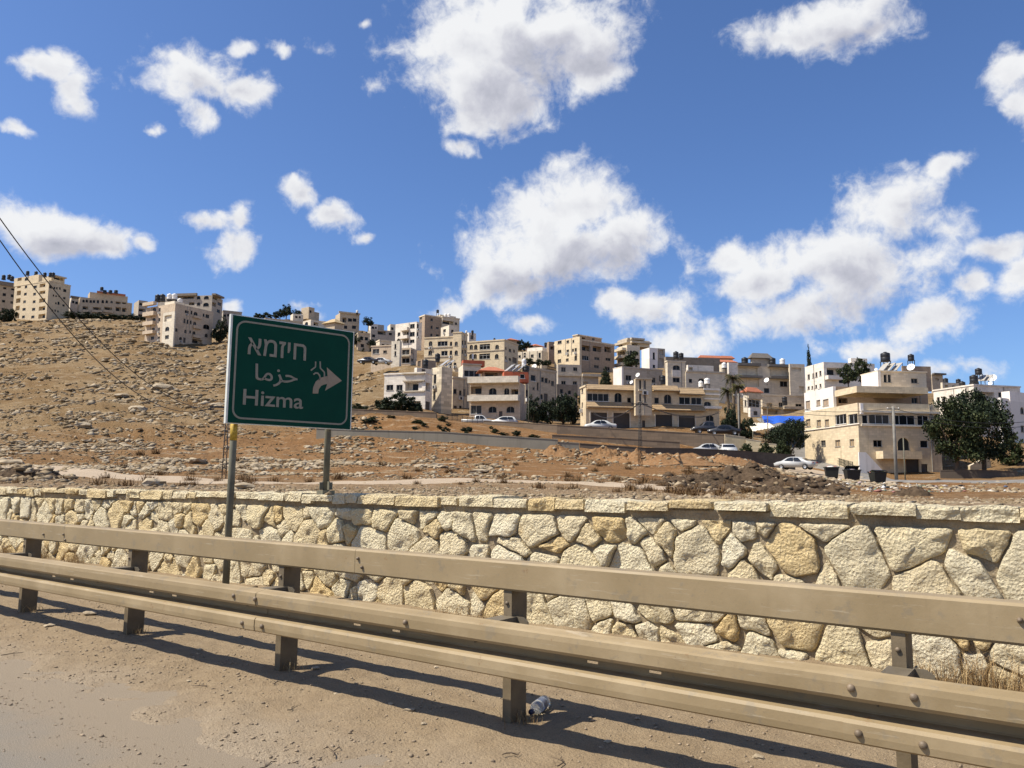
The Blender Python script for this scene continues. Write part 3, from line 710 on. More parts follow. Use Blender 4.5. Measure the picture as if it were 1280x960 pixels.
for i, (px, py, l) in enumerate([(365, 885, .10), (345, 855, .08), (250, 855, .12), (418, 936, .16), (330, 950, .2), (640, 945, .1), (700, 955, .14), (15, 815, .15)]):
    q = on_ground(px, py); a_, d_, _ = rloc(q); rr = random.Random(i); mb = MB(); pts = [(l*(k_-2)/4, .02*rr.uniform(-1, 1), .006+.012*rr.random()) for k_ in range(5)]
    mb.tube(pts, [.003, .0035, .003, .0025, .0015], 5); br_ = [pts[2], (pts[2][0]+l*.15, .05*rr.choice([-1, 1]), .03)]; mb.tube(br_, [.002, .001], 4)
    o = mb.build('twig', M['twig'], None, (q.x, q.y, shoulder_z(a_, d_)), (0, 0, rr.uniform(0, 3))); tag(o, 'thin dry brown twig lying on the dirt verge', 'twig', 'twigs on the verge')
# ------------------------------------------------------------------ terrain beyond the wall
CTRL = []                                       # (px, py, distance) of ground seen in the picture, completed by every building base
GROUND_PX = [(-150,585,60),(-150,540,110),(-150,470,220),(-150,400,380),(30,589,50),(160,597,40),(300,604,32),(450,604,34),(640,601,38),(800,607,36),(50,572,62),(200,577,62),(330,580,62),(50,540,95),(200,542,95),(330,548,92),
 (50,500,150),(250,500,150),(400,520,128),(50,460,210),(250,462,215),(50,432,262),(150,408,330),(250,437,268),(20,403,372),(350,440,255),(440,470,182),(450,552,88),(560,557,88),(690,562,88),(450,578,68),(600,580,66),(460,527,104),(560,530,106),
 (690,550,98),(760,586,66),(800,590,60),(880,580,78),(900,602,50),(960,588,80),(1000,598,62),(850,571,92),(1040,612,46),(1100,605,78),(1180,602,84),(1280,604,80),(1280,618,42),(1180,598,94),(1005,574,116),(1040,583,105),(1075,592,97),(960,574,106),(905,566,104),
 (620,540,102),(760,540,112),(860,543,113),(640,618,20),(300,612,20),(1000,624,22),(1280,630,18),(0,604,24),(1420,604,80),(1420,560,150),(1420,520,230)]
def add_ctrl(px, py, Y): CTRL.append((px, py, Y))
for g in GROUND_PX: add_ctrl(*g)
class Terrain:
    def fit(self):
        az, lr, e = [], [], []
        def put(v, w=None):
            r = math.hypot(v.x, v.y); az.append(math.atan2(v.x, v.y) * 2.2); lr.append(math.log(r)); e.append((v.z - CAMZ) / r)
        for c in CTRL: put(P(*c))
        for a in (-40, -28, -20, -14, -10, -6, -3, 0, 2.5, 6, 12): put(rw(a, 6.95, WALL_TOP - .10)); put(rw(a, 9.0, WALL_TOP - .06))
        for azd, rr, zz in [(-50, 500, 75), (-30, 470, 84), (-22, 480, 80), (-12, 480, 62), (0, 420, 42), (12, 380, 34), (25, 340, 25), (40, 340, 20), (60, 340, 10),
                            (-50, 1500, 40), (-25, 1500, 35), (0, 1500, 20), (25, 1500, 10), (60, 1500, 0), (-50, 5000, 0), (0, 5000, 0), (60, 5000, 0), (75, 40, 1.2), (75, 12, 1.1), (75, 150, 6)]:
            put(Vector((math.sin(R(azd)) * rr, math.cos(R(azd)) * rr, zz)))
        self.c = np.array([az, lr]).T; e = np.array(e); n = len(e)
        d = np.linalg.norm(self.c[:, None] - self.c[None], axis=2)
        K = np.where(d > 0, d * d * np.log(np.maximum(d, 1e-9)), 0) + np.eye(n) * .004
        Pm = np.hstack([np.ones((n, 1)), self.c]); A = np.block([[K, Pm], [Pm.T, np.zeros((3, 3))]])
        s = np.linalg.solve(A, np.concatenate([e, np.zeros(3)])); self.w, self.p = s[:n], s[n:]
    def base(self, x, y):
        x, y = np.atleast_1d(np.asarray(x, float)), np.atleast_1d(np.asarray(y, float)); r = np.maximum(np.hypot(x, y), 3); out = np.empty(len(x))
        for i in range(0, len(x), 20000):
            q = np.stack([np.arctan2(x[i:i+20000], y[i:i+20000]) * 2.2, np.log(r[i:i+20000])], 1)
            d = np.linalg.norm(q[:, None] - self.c[None], axis=2); k = np.where(d > 0, d * d * np.log(np.maximum(d, 1e-9)), 0)
            out[i:i+20000] = k @ self.w + self.p[0] + q @ self.p[1:]
        return out * r + CAMZ
    def rough(self, x, y, r):
        q = Vector((x, y, 0)); left = max(0., min(1., (-x / max(r, 1) + .02) / .2)); far = max(0., min(1., (r - 45) / 60))
        v = .05 * noise.noise(q * .9) * min(1, r / 25) + .16 * noise.noise(q * .22) * min(1, r / 40)
        if r > 30:
            st = noise.noise(Vector((x * .05, y * .16, 2.0))) + .5 * noise.noise(Vector((x * .15, y * .4, 7)))
            v += left * far * (1.1 * st + .55 * abs(noise.noise(q * .33)) + .4 * abs(noise.noise(Vector((x * .3, y * .9, 3)))))
        return v
    def z(self, x, y):
        r = math.hypot(x, y); return float(self.base(x, y)[0]) + self.rough(x, y, r)
T = Terrain()
def build_terrain():
    azs = np.concatenate([np.linspace(-53.4, -40, 28)[:-1], np.linspace(-40, 40, 560), np.linspace(40, 120, 60)[1:]])
    rows = 460; X = []; Y = []; 
    for k in range(rows):
        f = k / (rows - 1)
        for a in azs:
            dx, dy = math.sin(R(a)), math.cos(R(a)); r0 = 6.84 / max(dx * RY.x + dy * RY.y, .0155); r0 = min(r0, 420)
            r = r0 * (4500 / r0) ** (f ** 1.0); X.append(dx * r); Y.append(dy * r)
    X, Y = np.array(X), np.array(Y); Z = T.base(X, Y)
    Rr = np.hypot(X, Y); Z = Z + np.array([T.rough(x, y, r) if r < 900 else 0. for x, y, r in zip(X, Y, Rr)])
    na = len(azs); V_ = np.stack([X, Y, Z], 1)
    i = np.arange(na - 1); F_ = []
    for k in range(rows - 1): F_.append(np.stack([k*na+i, k*na+i+1, (k+1)*na+i+1, (k+1)*na+i], 1))
    F_ = np.vstack(F_)[:, ::-1]
    me = bpy.data.meshes.new('terrain'); me.vertices.add(len(V_)); me.vertices.foreach_set('co', V_.ravel())
    me.loops.add(F_.size); me.loops.foreach_set('vertex_index', F_.ravel().astype(np.int32)); me.polygons.add(len(F_))
    me.polygons.foreach_set('loop_start', np.arange(0, F_.size, 4, dtype=np.int32)); me.polygons.foreach_set('loop_total', np.full(len(F_), 4, dtype=np.int32))
    me.polygons.foreach_set('use_smooth', np.ones(len(F_), dtype=bool)); me.update(); me.validate()
    t = NT('hillside_soil'); q = t.pos()
    mp = t.n('ShaderNodeMapping'); mp.inputs['Scale'].default_value = (.6, 1.3, 1.5); t.l(q, mp.inputs[0])
    a = t.noise(.07, 7, .72, mp.outputs[0]); b = t.noise(.55, 7, .68, mp.outputs[0]); c = t.noise(3.5, 6, .65); d = t.noise(.03, 4, .5)
    soil = t.ramp(a, [(.3, (.115,.068,.030)), (.45, (.19,.12,.056)), (.60, (.255,.18,.098)), (.78, (.155,.092,.042))])
    ds = t.n('ShaderNodeVectorMath', operation='DISTANCE'); t.l(q, ds.inputs[0]); ds.inputs[1].default_value = (8, 78, 5)
    org = t.step(ds.outputs['Value'], 25, 75, .75, 0)
    soil = t.mix(org, soil, t.ramp(b, [(.3, (.17,.078,.028)), (.55, (.255,.128,.05)), (.75, (.31,.19,.09))]))
    soil = t.mix(t.step(b, .55, .68, 0, .8), soil, (.38,.31,.215))                # limestone showing through
    soil = t.mix(t.step(c, .53, .66, 0, .75), soil, (.085,.055,.028))
    soil = t.mix(t.step(c, .26, .42, .5, 0), soil, (.46,.37,.24))
    near = t.n('ShaderNodeVectorMath', operation='LENGTH'); t.l(q, near.inputs[0])
    soil = t.mix(t.step(near.outputs['Value'], 16, 46, .7, 0), soil, t.ramp(c, [(.3, (.46,.36,.25)), (.5, (.35,.255,.16)), (.66, (.15,.10,.06))]))
    t.col(soil); t.bump(t.math('ADD', b, t.math('MULTIPLY', c, .5)), 1.0, .5); me.materials.append(t.done(.97, spec=.08))
    tag(link('terrain', me), kind='structure')
def draped(name, path, width, mat, dz=.05, n=60):
    """a strip laid on the terrain along a path of world points"""
    pts = [Vector(p) for p in path]; res = []
    for i in range(n + 1):
        f = i / n * (len(pts) - 1); k = min(int(f), len(pts) - 2); u = f - k
        p0, p1, p2, p3 = pts[max(k-1, 0)], pts[k], pts[k+1], pts[min(k+2, len(pts)-1)]
        res.append(.5 * ((2*p1) + (-p0+p2)*u + (2*p0-5*p1+4*p2-p3)*u*u + (-p0+3*p1-3*p2+p3)*u**3))
    vs = []; m_ = 8
    for i, p in enumerate(res):
        t_ = (res[min(i+1, n)] - res[max(i-1, 0)]); t_.z = 0; t_.normalize(); s = Vector((t_.y, -t_.x, 0))
        for j in range(m_ + 1):
            w = (j/m_ - .5) * width * (1 + .12 * noise.noise(Vector((i*.3, j, 5)))); q = p + s * w
            vs.append((q.x, q.y, T.z(q.x, q.y) + dz - .5 * dz * (j in (0, m_)) * 2.4))
    mb = MB(); mb.add(vs, [(i*(m_+1)+j, i*(m_+1)+j+1, (i+1)*(m_+1)+j+1, (i+1)*(m_+1)+j) for i in range(n) for j in range(m_)], True)
    return tag(mb.build(name, mat), kind='structure')

# ------------------------------------------------------------------ buildings
MAT_LIST = dict(
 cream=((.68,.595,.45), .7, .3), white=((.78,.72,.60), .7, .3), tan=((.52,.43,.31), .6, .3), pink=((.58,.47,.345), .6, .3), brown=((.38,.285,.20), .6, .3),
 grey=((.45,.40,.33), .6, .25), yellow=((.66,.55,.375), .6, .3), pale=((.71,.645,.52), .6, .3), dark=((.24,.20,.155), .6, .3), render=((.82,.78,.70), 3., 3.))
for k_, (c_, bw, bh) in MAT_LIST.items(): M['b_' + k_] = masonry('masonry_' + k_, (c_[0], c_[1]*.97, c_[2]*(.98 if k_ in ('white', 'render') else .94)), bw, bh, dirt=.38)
M['b_band'] = masonry('masonry_banded', (.60,.51,.37), 1.2, .45, .28, .7)
t = NT('window_glass'); oi = t.n('ShaderNodeObjectInfo'); t.col(t.ramp(oi.outputs['Random'], [(0, (.006,.007,.008)), (.6, (.014,.015,.016)), (.85, (.035,.036,.036)), (1, (.075,.07,.062))])); M['glass'] = t.done(.25, spec=.15)
M['frame'] = varied('window_frame', (.30,.27,.23), .6, .2, 3); M['framew'] = varied('window_frame_white', (.62,.60,.56), .55, .15, 3)
t = NT('roller_shutter'); sp = t.n('ShaderNodeSeparateXYZ'); t.l(t.coord('Object'), sp.inputs[0]); wv = t.math('SINE', t.math('MULTIPLY', sp.outputs[2], 60.)); t.col(t.mix(t.noise(2, 5, .6), (.045,.038,.03), (.075,.062,.05))); t.bump(wv, .5, .02); M['shutter'] = t.done(.6)
M['door'] = varied('metal_door', (.07,.055,.045), .6, .3, 3); M['inner'] = varied('room_interior', (.10,.085,.07), .9, .3, 2)
M['blind'] = varied('window_blind', (.38,.27,.15), .8, .2, 8)
M['iron'] = varied('dark_iron', (.03,.028,.026), .6, .3, 6); M['redtile'] = None
def tile_mat(name, c):
    t = NT(name); sp = t.n('ShaderNodeSeparateXYZ'); t.l(t.coord('Object'), sp.inputs[0])
    wx = t.math('ABSOLUTE', t.math('SINE', t.math('MULTIPLY', t.math('ADD', sp.outputs[0], sp.outputs[1]), 13.))); wz = t.math('ABSOLUTE', t.math('SINE', t.math('MULTIPLY', sp.outputs[2], 11.)))
    n1 = t.noise(1.8, 6, .65); cc = t.mix(n1, tuple(x*.6 for x in c), tuple(min(1, x*1.3) for x in c)); t.col(cc); t.bump(t.math('ADD', wx, wz), .9, .06); return t.done(.85)
M['redtile'] = tile_mat('red_clay_tile', (.50,.17,.085)); M['oldtile'] = tile_mat('weathered_clay_tile', (.40,.275,.15)); M['greyroof'] = tile_mat('grey_roof_tile', (.17,.15,.13)); M['tanroof'] = tile_mat('tan_roof_tile', (.50,.37,.20))
M['red'] = varied('red_painted_wall', (.47,.115,.05), .8, .2, 1.5); M['blacktank'] = varied('black_polyethylene', (.012,.012,.013), .5, .2, 4); M['whitetank'] = varied('white_tank', (.72,.70,.66), .5, .1, 4)
M['solar'] = varied('solar_panel_glass', (.40,.37,.32), .25, .2, 6); M['slab'] = varied('concrete_edge', (.50,.42,.31), .9, .2, 1.2)

class Block:
    def __init__(s, root, xl, xc, xr, ytop, ybase, Y, mat, name='wall', sink=4.0):
        s.root = root; s.psi = root.rotation_euler[2]; s.dR = Vector((math.cos(s.psi), math.sin(s.psi), 0)); s.dL = Vector((-math.sin(s.psi), math.cos(s.psi), 0))
        s.C = P(xc, ybase, Y); s.ztop = P(xc, ytop, Y).z - s.C.z; s.mat = mat; s.name = name; s.sink = sink
        s.wR = max(.4, s.face_s('R', xr, (ytop+ybase)/2)); s.wL = max(.4, s.face_s('L', xl, (ytop+ybase)/2))
        s.holes = {'L': [], 'R': []}; d = s.C - Vector(root.location); s.off = Vector((d.dot(s.dR), d.dot(s.dL), d.z))
    def face_pt(s, face, px, py):
        n = Vector((-s.dL.x, -s.dL.y, 0)) if face == 'R' else Vector((-s.dR.x, -s.dR.y, 0))
        return on_plane(px, py, s.C, n)
    def face_s(s, face, px, py):
        d = s.face_pt(face, px, py) - s.C; return d.dot(s.dR if face == 'R' else s.dL)
    def rect(s, face, x0, y0, x1, y1):
        ym, xm = (y0+y1)/2, (x0+x1)/2; a, b = s.face_s(face, x0, ym), s.face_s(face, x1, ym)
        z1 = s.face_pt(face, xm, y0).z - s.C.z; z0 = s.face_pt(face, xm, y1).z - s.C.z
        return min(a, b), max(a, b), min(z0, z1), max(z0, z1)
    def loc(s, face, u, depth, z):          # depth > 0 goes into the building
        return (s.off.x + u, s.off.y + depth, s.off.z + z) if face == 'R' else (s.off.x + depth, s.off.y + u, s.off.z + z)
    def fbox(s, mb, face, u0, u1, d0, d1, z0, z1):
        a = s.loc(face, u0, d0, z0); b = s.loc(face, u1, d1, z1)
        mb.box(min(a[0], b[0]), min(a[1], b[1]), min(a[2], b[2]), max(a[0], b[0]), max(a[1], b[1]), max(a[2], b[2]))
    def win(s, face, *rects):
        W = s.wR if face == 'R' else s.wL
        for r in rects:
            kind = r[4] if len(r) > 4 else 'w'; u0, u1, z0, z1 = s.rect(face, *r[:4]); g = .1
            u0, u1 = max(u0, g), min(u1, W - g); z1 = min(z1, s.ztop - .1); z0 = max(z0, -s.sink + .2)
            if u1 - u0 < .25 or z1 - z0 < .25: continue
            if any(u0 < h[1]+.06 and u1 > h[0]-.06 and z0 < h[3]+.06 and z1 > h[2]-.06 for h in s.holes[face]): continue
            s.holes[face].append((u0, u1, z0, z1, kind))
        return s
    def finish(s, fine=True):
        mb = MB(); Ws = {'R': s.wR, 'L': s.wL}
        for face in 'RL':
            W = Ws[face]; H = s.holes[face]
            us = sorted({0., W} | {h[0] for h in H} | {h[1] for h in H}); zs = sorted({-s.sink, s.ztop} | {h[2] for h in H} | {h[3] for h in H})
            for i in range(len(us)-1):
                for j in range(len(zs)-1):
                    cu, cz = (us[i]+us[i+1])/2, (zs[j]+zs[j+1])/2
                    if any(h[0] < cu < h[1] and h[2] < cz < h[3] for h in H): continue
                    mb.add([s.loc(face, us[i], 0, zs[j]), s.loc(face, us[i+1], 0, zs[j]), s.loc(face, us[i+1], 0, zs[j+1]), s.loc(face, us[i], 0, zs[j+1])], [(0,1,2,3)])
            for (u0, u1, z0, z1, kind) in H:
                dp = 1.3 if kind == 'o' else .22
                q = [(u0, z0), (u1, z0), (u1, z1), (u0, z1)]
                for a in range(4):
                    b = (a+1) % 4
                    mb.add([s.loc(face, q[a][0], 0, q[a][1]), s.loc(face, q[b][0], 0, q[b][1]), s.loc(face, q[b][0], dp, q[b][1]), s.loc(face, q[a][0], dp, q[a][1])], [(0,1,2,3)])
                if kind == 'o': mb.add([s.loc(face, q_[0], dp, q_[1]) for q_ in q], [(0,1,2,3)])
                if kind == 'a':                       # round head: fill the two upper corners
                    cu, rr = (u0+u1)/2, (u1-u0)/2; ry = min(rr, (z1-z0)*.5)
                    for sgn in (-1, 1):
                        arc = [(cu + sgn*rr*math.cos(t_), z1 - ry + ry*math.sin(t_)) for t_ in [k_*math.pi/8 for k_ in range(5)]]
                        poly = arc + [(cu + sgn*rr, z1)]
                        mb.prism(poly, lambda u, z, d: s.loc(face, u, d, z), .012, .20)
        L, Rr = s.wL, s.wR                              # hidden sides and roof
        p = lambda x, y, z: (s.off.x+x, s.off.y+y, s.off.z+z)
        mb.add([p(Rr,0,-s.sink), p(Rr,L,-s.sink), p(Rr,L,s.ztop), p(Rr,0,s.ztop)], [(0,1,2,3)]); mb.add([p(0,L,-s.sink), p(0,L,s.ztop), p(Rr,L,s.ztop), p(Rr,L,-s.sink)], [(0,1,2,3)])
        mb.add([p(0,0,s.ztop), p(Rr,0,s.ztop), p(Rr,L,s.ztop), p(0,L,s.ztop)], [(0,1,2,3)])
        mb.build(s.name, s.mat, s.root)
        for face in 'RL':
            for (u0, u1, z0, z1, kind) in s.holes[face]: s.fill(face, u0, u1, z0, z1, kind, fine)
        return s
    def fill(s, face, u0, u1, z0, z1, kind, fine):
        w, h = u1-u0, z1-z0; hs = math.sin(u0*12.9898 + z0*78.233 + s.C.x*3.7)*43758.5453; hs -= math.floor(hs)
        if fine and kind in 'wat' and hs < .22 and z0 > 1.2:          # air conditioner below the sill
            mb = MB(); uu = u0 + w*.5; s.fbox(mb, face, uu-.42, uu+.42, -.36, -.02, z0-.85, z0-.28); ac = mb.build('air_conditioner', M['framew'], s.root)
            mb = MB(); s.fbox(mb, face, uu-.32, uu+.12, -.375, -.362, z0-.80, z0-.33); mb.build('fan_grille', M['iron'], ac)
        elif fine and kind in 'wab' and hs > .86: mb = MB(); s.fbox(mb, face, u1+.35, u1+.45, -.10, -.004, max(-s.sink+.1, z0-3.5), s.ztop-.05); mb.build('drain_pipe', M['frame'], s.root)
        if kind in 'gd':
            mb = MB(); s.fbox(mb, face, u0+.003, u1-.003, .12, .20, z0+.003, z1-.003); mb.build('roller_shutter' if kind == 'g' else 'door', M['shutter'] if kind == 'g' else M['door'], s.root); return
        if kind == 'o':
            mb = MB(); s.fbox(mb, face, u0+w*.15, u0+w*.75, 1.24, 1.296, z0+.05, z0+h*.85); mb.build('balcony_door', M['glass'], s.root); return
        mb = MB(); f = .06
        if fine:
            s.fbox(mb, face, u0+.002, u0+f, .10, .16, z0, z1-.002); s.fbox(mb, face, u1-f, u1-.002, .10, .16, z0, z1-.002); s.fbox(mb, face, u0+f, u1-f, .10, .16, z1-f, z1-.002)
            nm = max(1, int(round(w / .9))) if kind == 'b' else (1 if w > .8 else 0)
            for k_ in range(1, nm + (kind != 'b')):
                uu = u0 + w*k_/(nm if kind == 'b' else 2); s.fbox(mb, face, uu-.025, uu+.025, .105, .155, z0, z1-f)
            if kind == 'b' and h > 1.4: s.fbox(mb, face, u0+f, u1-f, .107, .153, z0+h*.66, z0+h*.66+.05)
        s.fbox(mb, face, u0-.08, u1+.08, -.07, .16, z0-.09, z0+.004)                 # sill
        wn = mb.build('window', M['framew'] if kind == 'b' else M['frame'], s.root)
        mb = MB(); s.fbox(mb, face, u0+.004, u1-.004, .17, .215, z0+.006, z1-.004); mb.build('pane', M['blind'] if kind == 't' else M['glass'], wn)
    def ledge(s, face, x0, y0, x1, y1, depth=.35, mat=None, name='cornice'):
        u0, u1, z0, z1 = s.rect(face, x0, y0, x1, y1); dz = max(0., z0 - s.ztop + .06); z0 -= dz; z1 -= dz; W = s.wR if face == 'R' else s.wL; u0, u1 = max(u0, -.6), min(u1, W + .6)
        mb = MB(); s.fbox(mb, face, u0, u1, -depth, -.003, z0, z1); mb.build(name, mat or M['slab'], s.root); return s
    def balcony(s, face, x0, y0, x1, y1, depth=1.1, mat=None):
        u0, u1, z0, z1 = s.rect(face, x0, y0, x1, y1); u0 = max(u0, 0.02); mb = MB(); m_ = mat or s.mat
        s.fbox(mb, face, u0, u1, -depth, -.003, z0, z0+.18); s.fbox(mb, face, u0, u1, -depth, -depth+.14, z0+.18, z1); s.fbox(mb, face, u0, u0+.14, -depth+.14, -.003, z0+.18, z1); s.fbox(mb, face, u1-.14, u1, -depth+.14, -.003, z0+.18, z1)
        mb.build('balcony', m_, s.root); return s
    def canopy(s, face, x0, y0, x1, y1, depth=.9, mat=None):
        u0, u1, z0, z1 = s.rect(face, x0, y0, x1, y1); mb = MB()
        mb.prism([(-.003, z1), (-depth, z0+.12), (-depth, z0), (-.003, z0)], lambda d, z, u: s.loc(face, u, d, z), u0, u1); mb.build('tiled_canopy', mat or M['oldtile'], s.root); return s
    def parapet(s, hgt=.35, mat=None, over=.12):
        mb = MB(); L, Rr = s.wL, s.wR; x0, y0, z = s.off.x, s.off.y, s.off.z + s.ztop + .003
        mb.box(x0-over, y0-over, z, x0+Rr+over, y0+.2, z+hgt); mb.box(x0-over, y0+.2, z, x0+.2, y0+L+over, z+hgt); mb.box(x0+Rr-.2, y0+.2, z, x0+Rr+over, y0+L+over, z+hgt)
        mb.build('parapet', mat or s.mat, s.root); return s
    def hip(s, rise, mat, over=.5, gable=False, name='roof'):
        L, Rr = s.wL, s.wR; x0, y0, z = s.off.x-over, s.off.y-over, s.off.z+s.ztop+.003; x1, y1 = s.off.x+Rr+over, s.off.y+L+over; k_ = min(x1-x0, y1-y0)/2 * (0 if gable else .95)
        if x1-x0 >= y1-y0 and not gable: a, b = (x0+k_, (y0+y1)/2, z+rise), (x1-k_, (y0+y1)/2, z+rise)
        else: a, b = ((x0+x1)/2, y0+k_, z+rise), ((x0+x1)/2, y1-k_, z+rise)
        vs = [(x0,y0,z),(x1,y0,z),(x1,y1,z),(x0,y1,z),(x0,y0,z+.12),(x1,y0,z+.12),(x1,y1,z+.12),(x0,y1,z+.12), a, b]
        if x1-x0 >= y1-y0 and not gable: fs = [(0,3,2,1),(0,1,5,4),(1,2,6,5),(2,3,7,6),(3,0,4,7),(4,5,9,8),(5,6,9),(6,7,8,9),(7,4,8)]
        else: fs = [(0,3,2,1),(0,1,5,4),(1,2,6,5),(2,3,7,6),(3,0,4,7),(4,5,8),(5,6,9,8),(6,7,9),(7,4,8,9)]
        mb = MB(); mb.add(vs, fs); mb.build(name, mat, s.root); return s
def bld(label, xl, xc, xr, ytop, ybase, Y, psi, mat, name='house', ctrl=True, cat='house', group=None):
    psi = psi + max(0., math.degrees(math.atan((600 - xc) / FPX)))          # far left houses stand turned towards the valley
    C = P(xc, ybase, Y); root = empty(name, C, R(psi)); tag(root, label, cat, group); b = Block(root, xl, xc, xr, ytop, ybase, Y, M['b_'+mat] if 'b_'+mat in M else M[mat])
    if ctrl:
        add_ctrl(xc, ybase, Y)
        e = b.C + b.dR * b.wR; add_ctrl(proj(e)[0], ybase, e.y)
    return b
def up(b, xl, xc, xr, ytop, ybase, Y, mat=None, name='upper_wall', sink=.3):
    return Block(b.root, xl, xc, xr, ytop, ybase, Y, (M['b_'+mat] if 'b_'+mat in M else M[mat]) if mat else b.mat, name, sink)
# rooftop gear: every tank, panel and dish is a thing of its own
def tank(px, ybase, ytop, Y, label, mat='blacktank', stand=0.0, group='water tanks on the roofs', wide=.85):
    b = P(px, ybase, Y); h = P(px, ytop, Y).z - b.z; o = empty('water_tank', b); tag(o, label, 'water tank', group); hs = h * stand; r = (h - hs) * wide / 2
    if hs > .02:
        mb = MB()
        for sx in (-1, 1):
            for sy in (-1, 1): mb.box(sx*r*.75-.04, sy*r*.75-.04, -.5, sx*r*.75+.04, sy*r*.75+.04, hs)
        mb.box(-r*.9, -r*.9, hs-.06, r*.9, r*.9, hs+.004); mb.build('stand', M['iron'], o)
    mb = MB(); hh = h - hs; mb.lathe([(.001, hs), (r*.96, hs), (r, hs+.06*hh), (r, hs+.4*hh), (r*.97, hs+.42*hh), (r, hs+.44*hh), (r, hs+.8*hh), (r*.9, hs+.86*hh), (r*.35, hs+.95*hh), (r*.33, hs+hh), (.001, hs+hh)], 14); mb.build('tank_body', M[mat], o)
    if hs <= .02: mb = MB(); mb.box(-r*.8, -r*.8, -.6, r*.8, r*.8, .01); mb.build('stand', M['iron'], o)
    return o
def solar(px, py, Y, label, w=1.0):
    b = P(px, py, Y); o = empty('solar_panel', b, R(-60)); tag(o, label, 'solar panel', 'solar water heaters on the roofs'); mb = MB()
    mb.add([(-w,-.7,0),(w,-.7,0),(w,.7,1.1),(-w,.7,1.1),(-w,-.7,-.08),(w,-.7,-.08),(w,.7,1.02),(-w,.7,1.02)], [(0,1,2,3),(4,7,6,5),(0,4,5,1),(1,5,6,2),(2,6,7,3),(3,7,4,0)]); mb.build('collector', M['solar'], o)
    mb = MB(); mb.box(-w, .62, -.6, -w+.05, .68, 1.0); mb.box(w-.05, .62, -.6, w, .68, 1.0); mb.box(-w, -.68, -.6, -w+.05, -.62, 0); mb.box(w-.05, -.68, -.6, w, -.62, 0); mb.build('stand', M['iron'], o); return o
def dish(px, py, Y, r, label, face=-45):
    b = P(px, py, Y); o = empty('satellite_dish', b, R(face)); tag(o, label, 'satellite dish', 'satellite dishes on the roofs'); mb = MB()
    r *= .7; mb.lathe([(.001, 0), (r*.4, r*.04), (r*.75, r*.15), (r, r*.28), (r*.98, r*.30), (r*.72, r*.18), (r*.38, r*.07), (.001, r*.03)], 16); d = mb.build('reflector', M['whitetank'], o, (0, 0, 0), (R(65), 0, 0))
    mb = MB(); mb.tube([(0, .1, -r*1.8), (0, .1, 0)], .05, 6); mb.tube([(0, .05, 0), (0, -r*.8, r*.35)], .03, 5); mb.build('mast', M['iron'], o); return o
# ------------------------------------------------------------------ the town, building by building
SKY_G = 'buildings along the skyline'
b = bld('brown apartment block with dark flat roof cut by the end of the rocky hilltop', -40, -38, 19, 351, 401, 400, 12, 'tan', 'apartment_building', cat='building')
b.win('R', (4,359,8,361.5), (14,360.5,18,363), (3.3,366.5,7.5,370), (13.5,368,17,371.5), (2.5,375,6.5,378), (13,376.5,16.5,379.5), (2,385,5,388), (13,386,16,389)).ledge('R', -38, 347, 19, 352, .8, M['b_dark'], 'roof_edge').finish(False)
for x, y in ((11.5, 348), (4.5, 348.5), (15, 350)): tank(x, y, y-5, 402, 'black water tank on the roof of the brown block beside the tall apartment tower')
b = bld('tall seven storey cream apartment tower with loggias standing on the rocky hilltop', 17, 57.5, 87, 351.5, 400, 380, 35, 'yellow', 'apartment_building', cat='building')
b.win('L', (31,357,34,360), (42,357,46,360), (30,366,33.4,369), (41.5,366,44.9,369), (29,375.5,32.4,378.5), (41,375.5,44.4,378.5), (28,385,32,388), (40,385,44,388), (27.5,394.5,31,397.5), (39,394.5,43,397.5),
  (21.5,355,26,360,'o'), (21,363.5,26,369,'o'), (20,373,25.5,378.5,'o'), (19.5,382.5,24.5,388,'o'), (19,392,24,398,'o'), (49.5,354.5,56.5,359,'o'), (49.2,363.5,56.5,367.5,'o'), (49,373,56.5,378,'o'), (48.5,383,56.5,388,'o'), (48,392.5,56.5,398,'o'))
b.win('R', (61.5,357,65,360.5), (67,358.5,69.2,361.3), (70.2,359,72.2,361.6), (74,359,76,362), (79,361.5,83,365), (66,368,68,370.5), (69.3,369,71.2,371.2), (73,369,75,371.5), (79,371.5,82,374), (69,378,71,380.3), (72,377,74.5,381), (78,380.5,81,383), (64.5,387,66.5,389.5), (68,387,70,389.5), (71.5,388,73.5,390.5)).parapet(.5).finish(False)
u = up(b, 18, 48, 53, 343, 352.5, 384); u.win('L', (31,347.5,35,350.5), (22,346,27,351,'o')).finish(False)
u = up(b, 52, 64, 81, 344.5, 352.5, 390); u.win('R', (67,346.5,79,350,'o')).ledge('R', 63, 343.5, 82, 345, 1.2, None, 'roof_edge').finish(False)
for x, y in ((34.5, 343), (56, 345), (63, 345), (66.5, 345), (45, 343.5)): tank(x, y, y-4.5, 388, 'black water tank on the roof of the tall seven storey apartment tower')
b = bld('wide low cream apartment house with arches and a red roof strip behind shrubs', 97, 98.5, 165, 371, 396, 390, 8, 'tan', 'apartment_building', cat='building')
b.win('R', (103,374.5,106,378,'a'), (107,374.5,110,378,'a'), (112,375,115,378.5,'a'), (116,375,119,378.5,'a'), (121,375,124,379,'a'), (127,375,130,379,'a'), (132,375,135,379,'a'), (138,375,141,379,'a'), (144.5,375,151,380,'o'), (152.5,375.5,158,380,'o'),
  (103,383,110,388,'o'), (116,384,126,388.5,'o'), (130,384,140,388.5,'o'), (144.5,384,151,389,'o'), (152.5,385,158,390,'o')).balcony('R', 103, 387.5, 111, 390.5).balcony('R', 115, 388, 127, 391).balcony('R', 129, 388, 141, 391).finish(False)
u = up(b, 110, 112, 160, 364.8, 372, 396); u.ledge('R', 121, 365.5, 157, 368, .4, M['redtile'], 'red_roof_strip').finish(False)
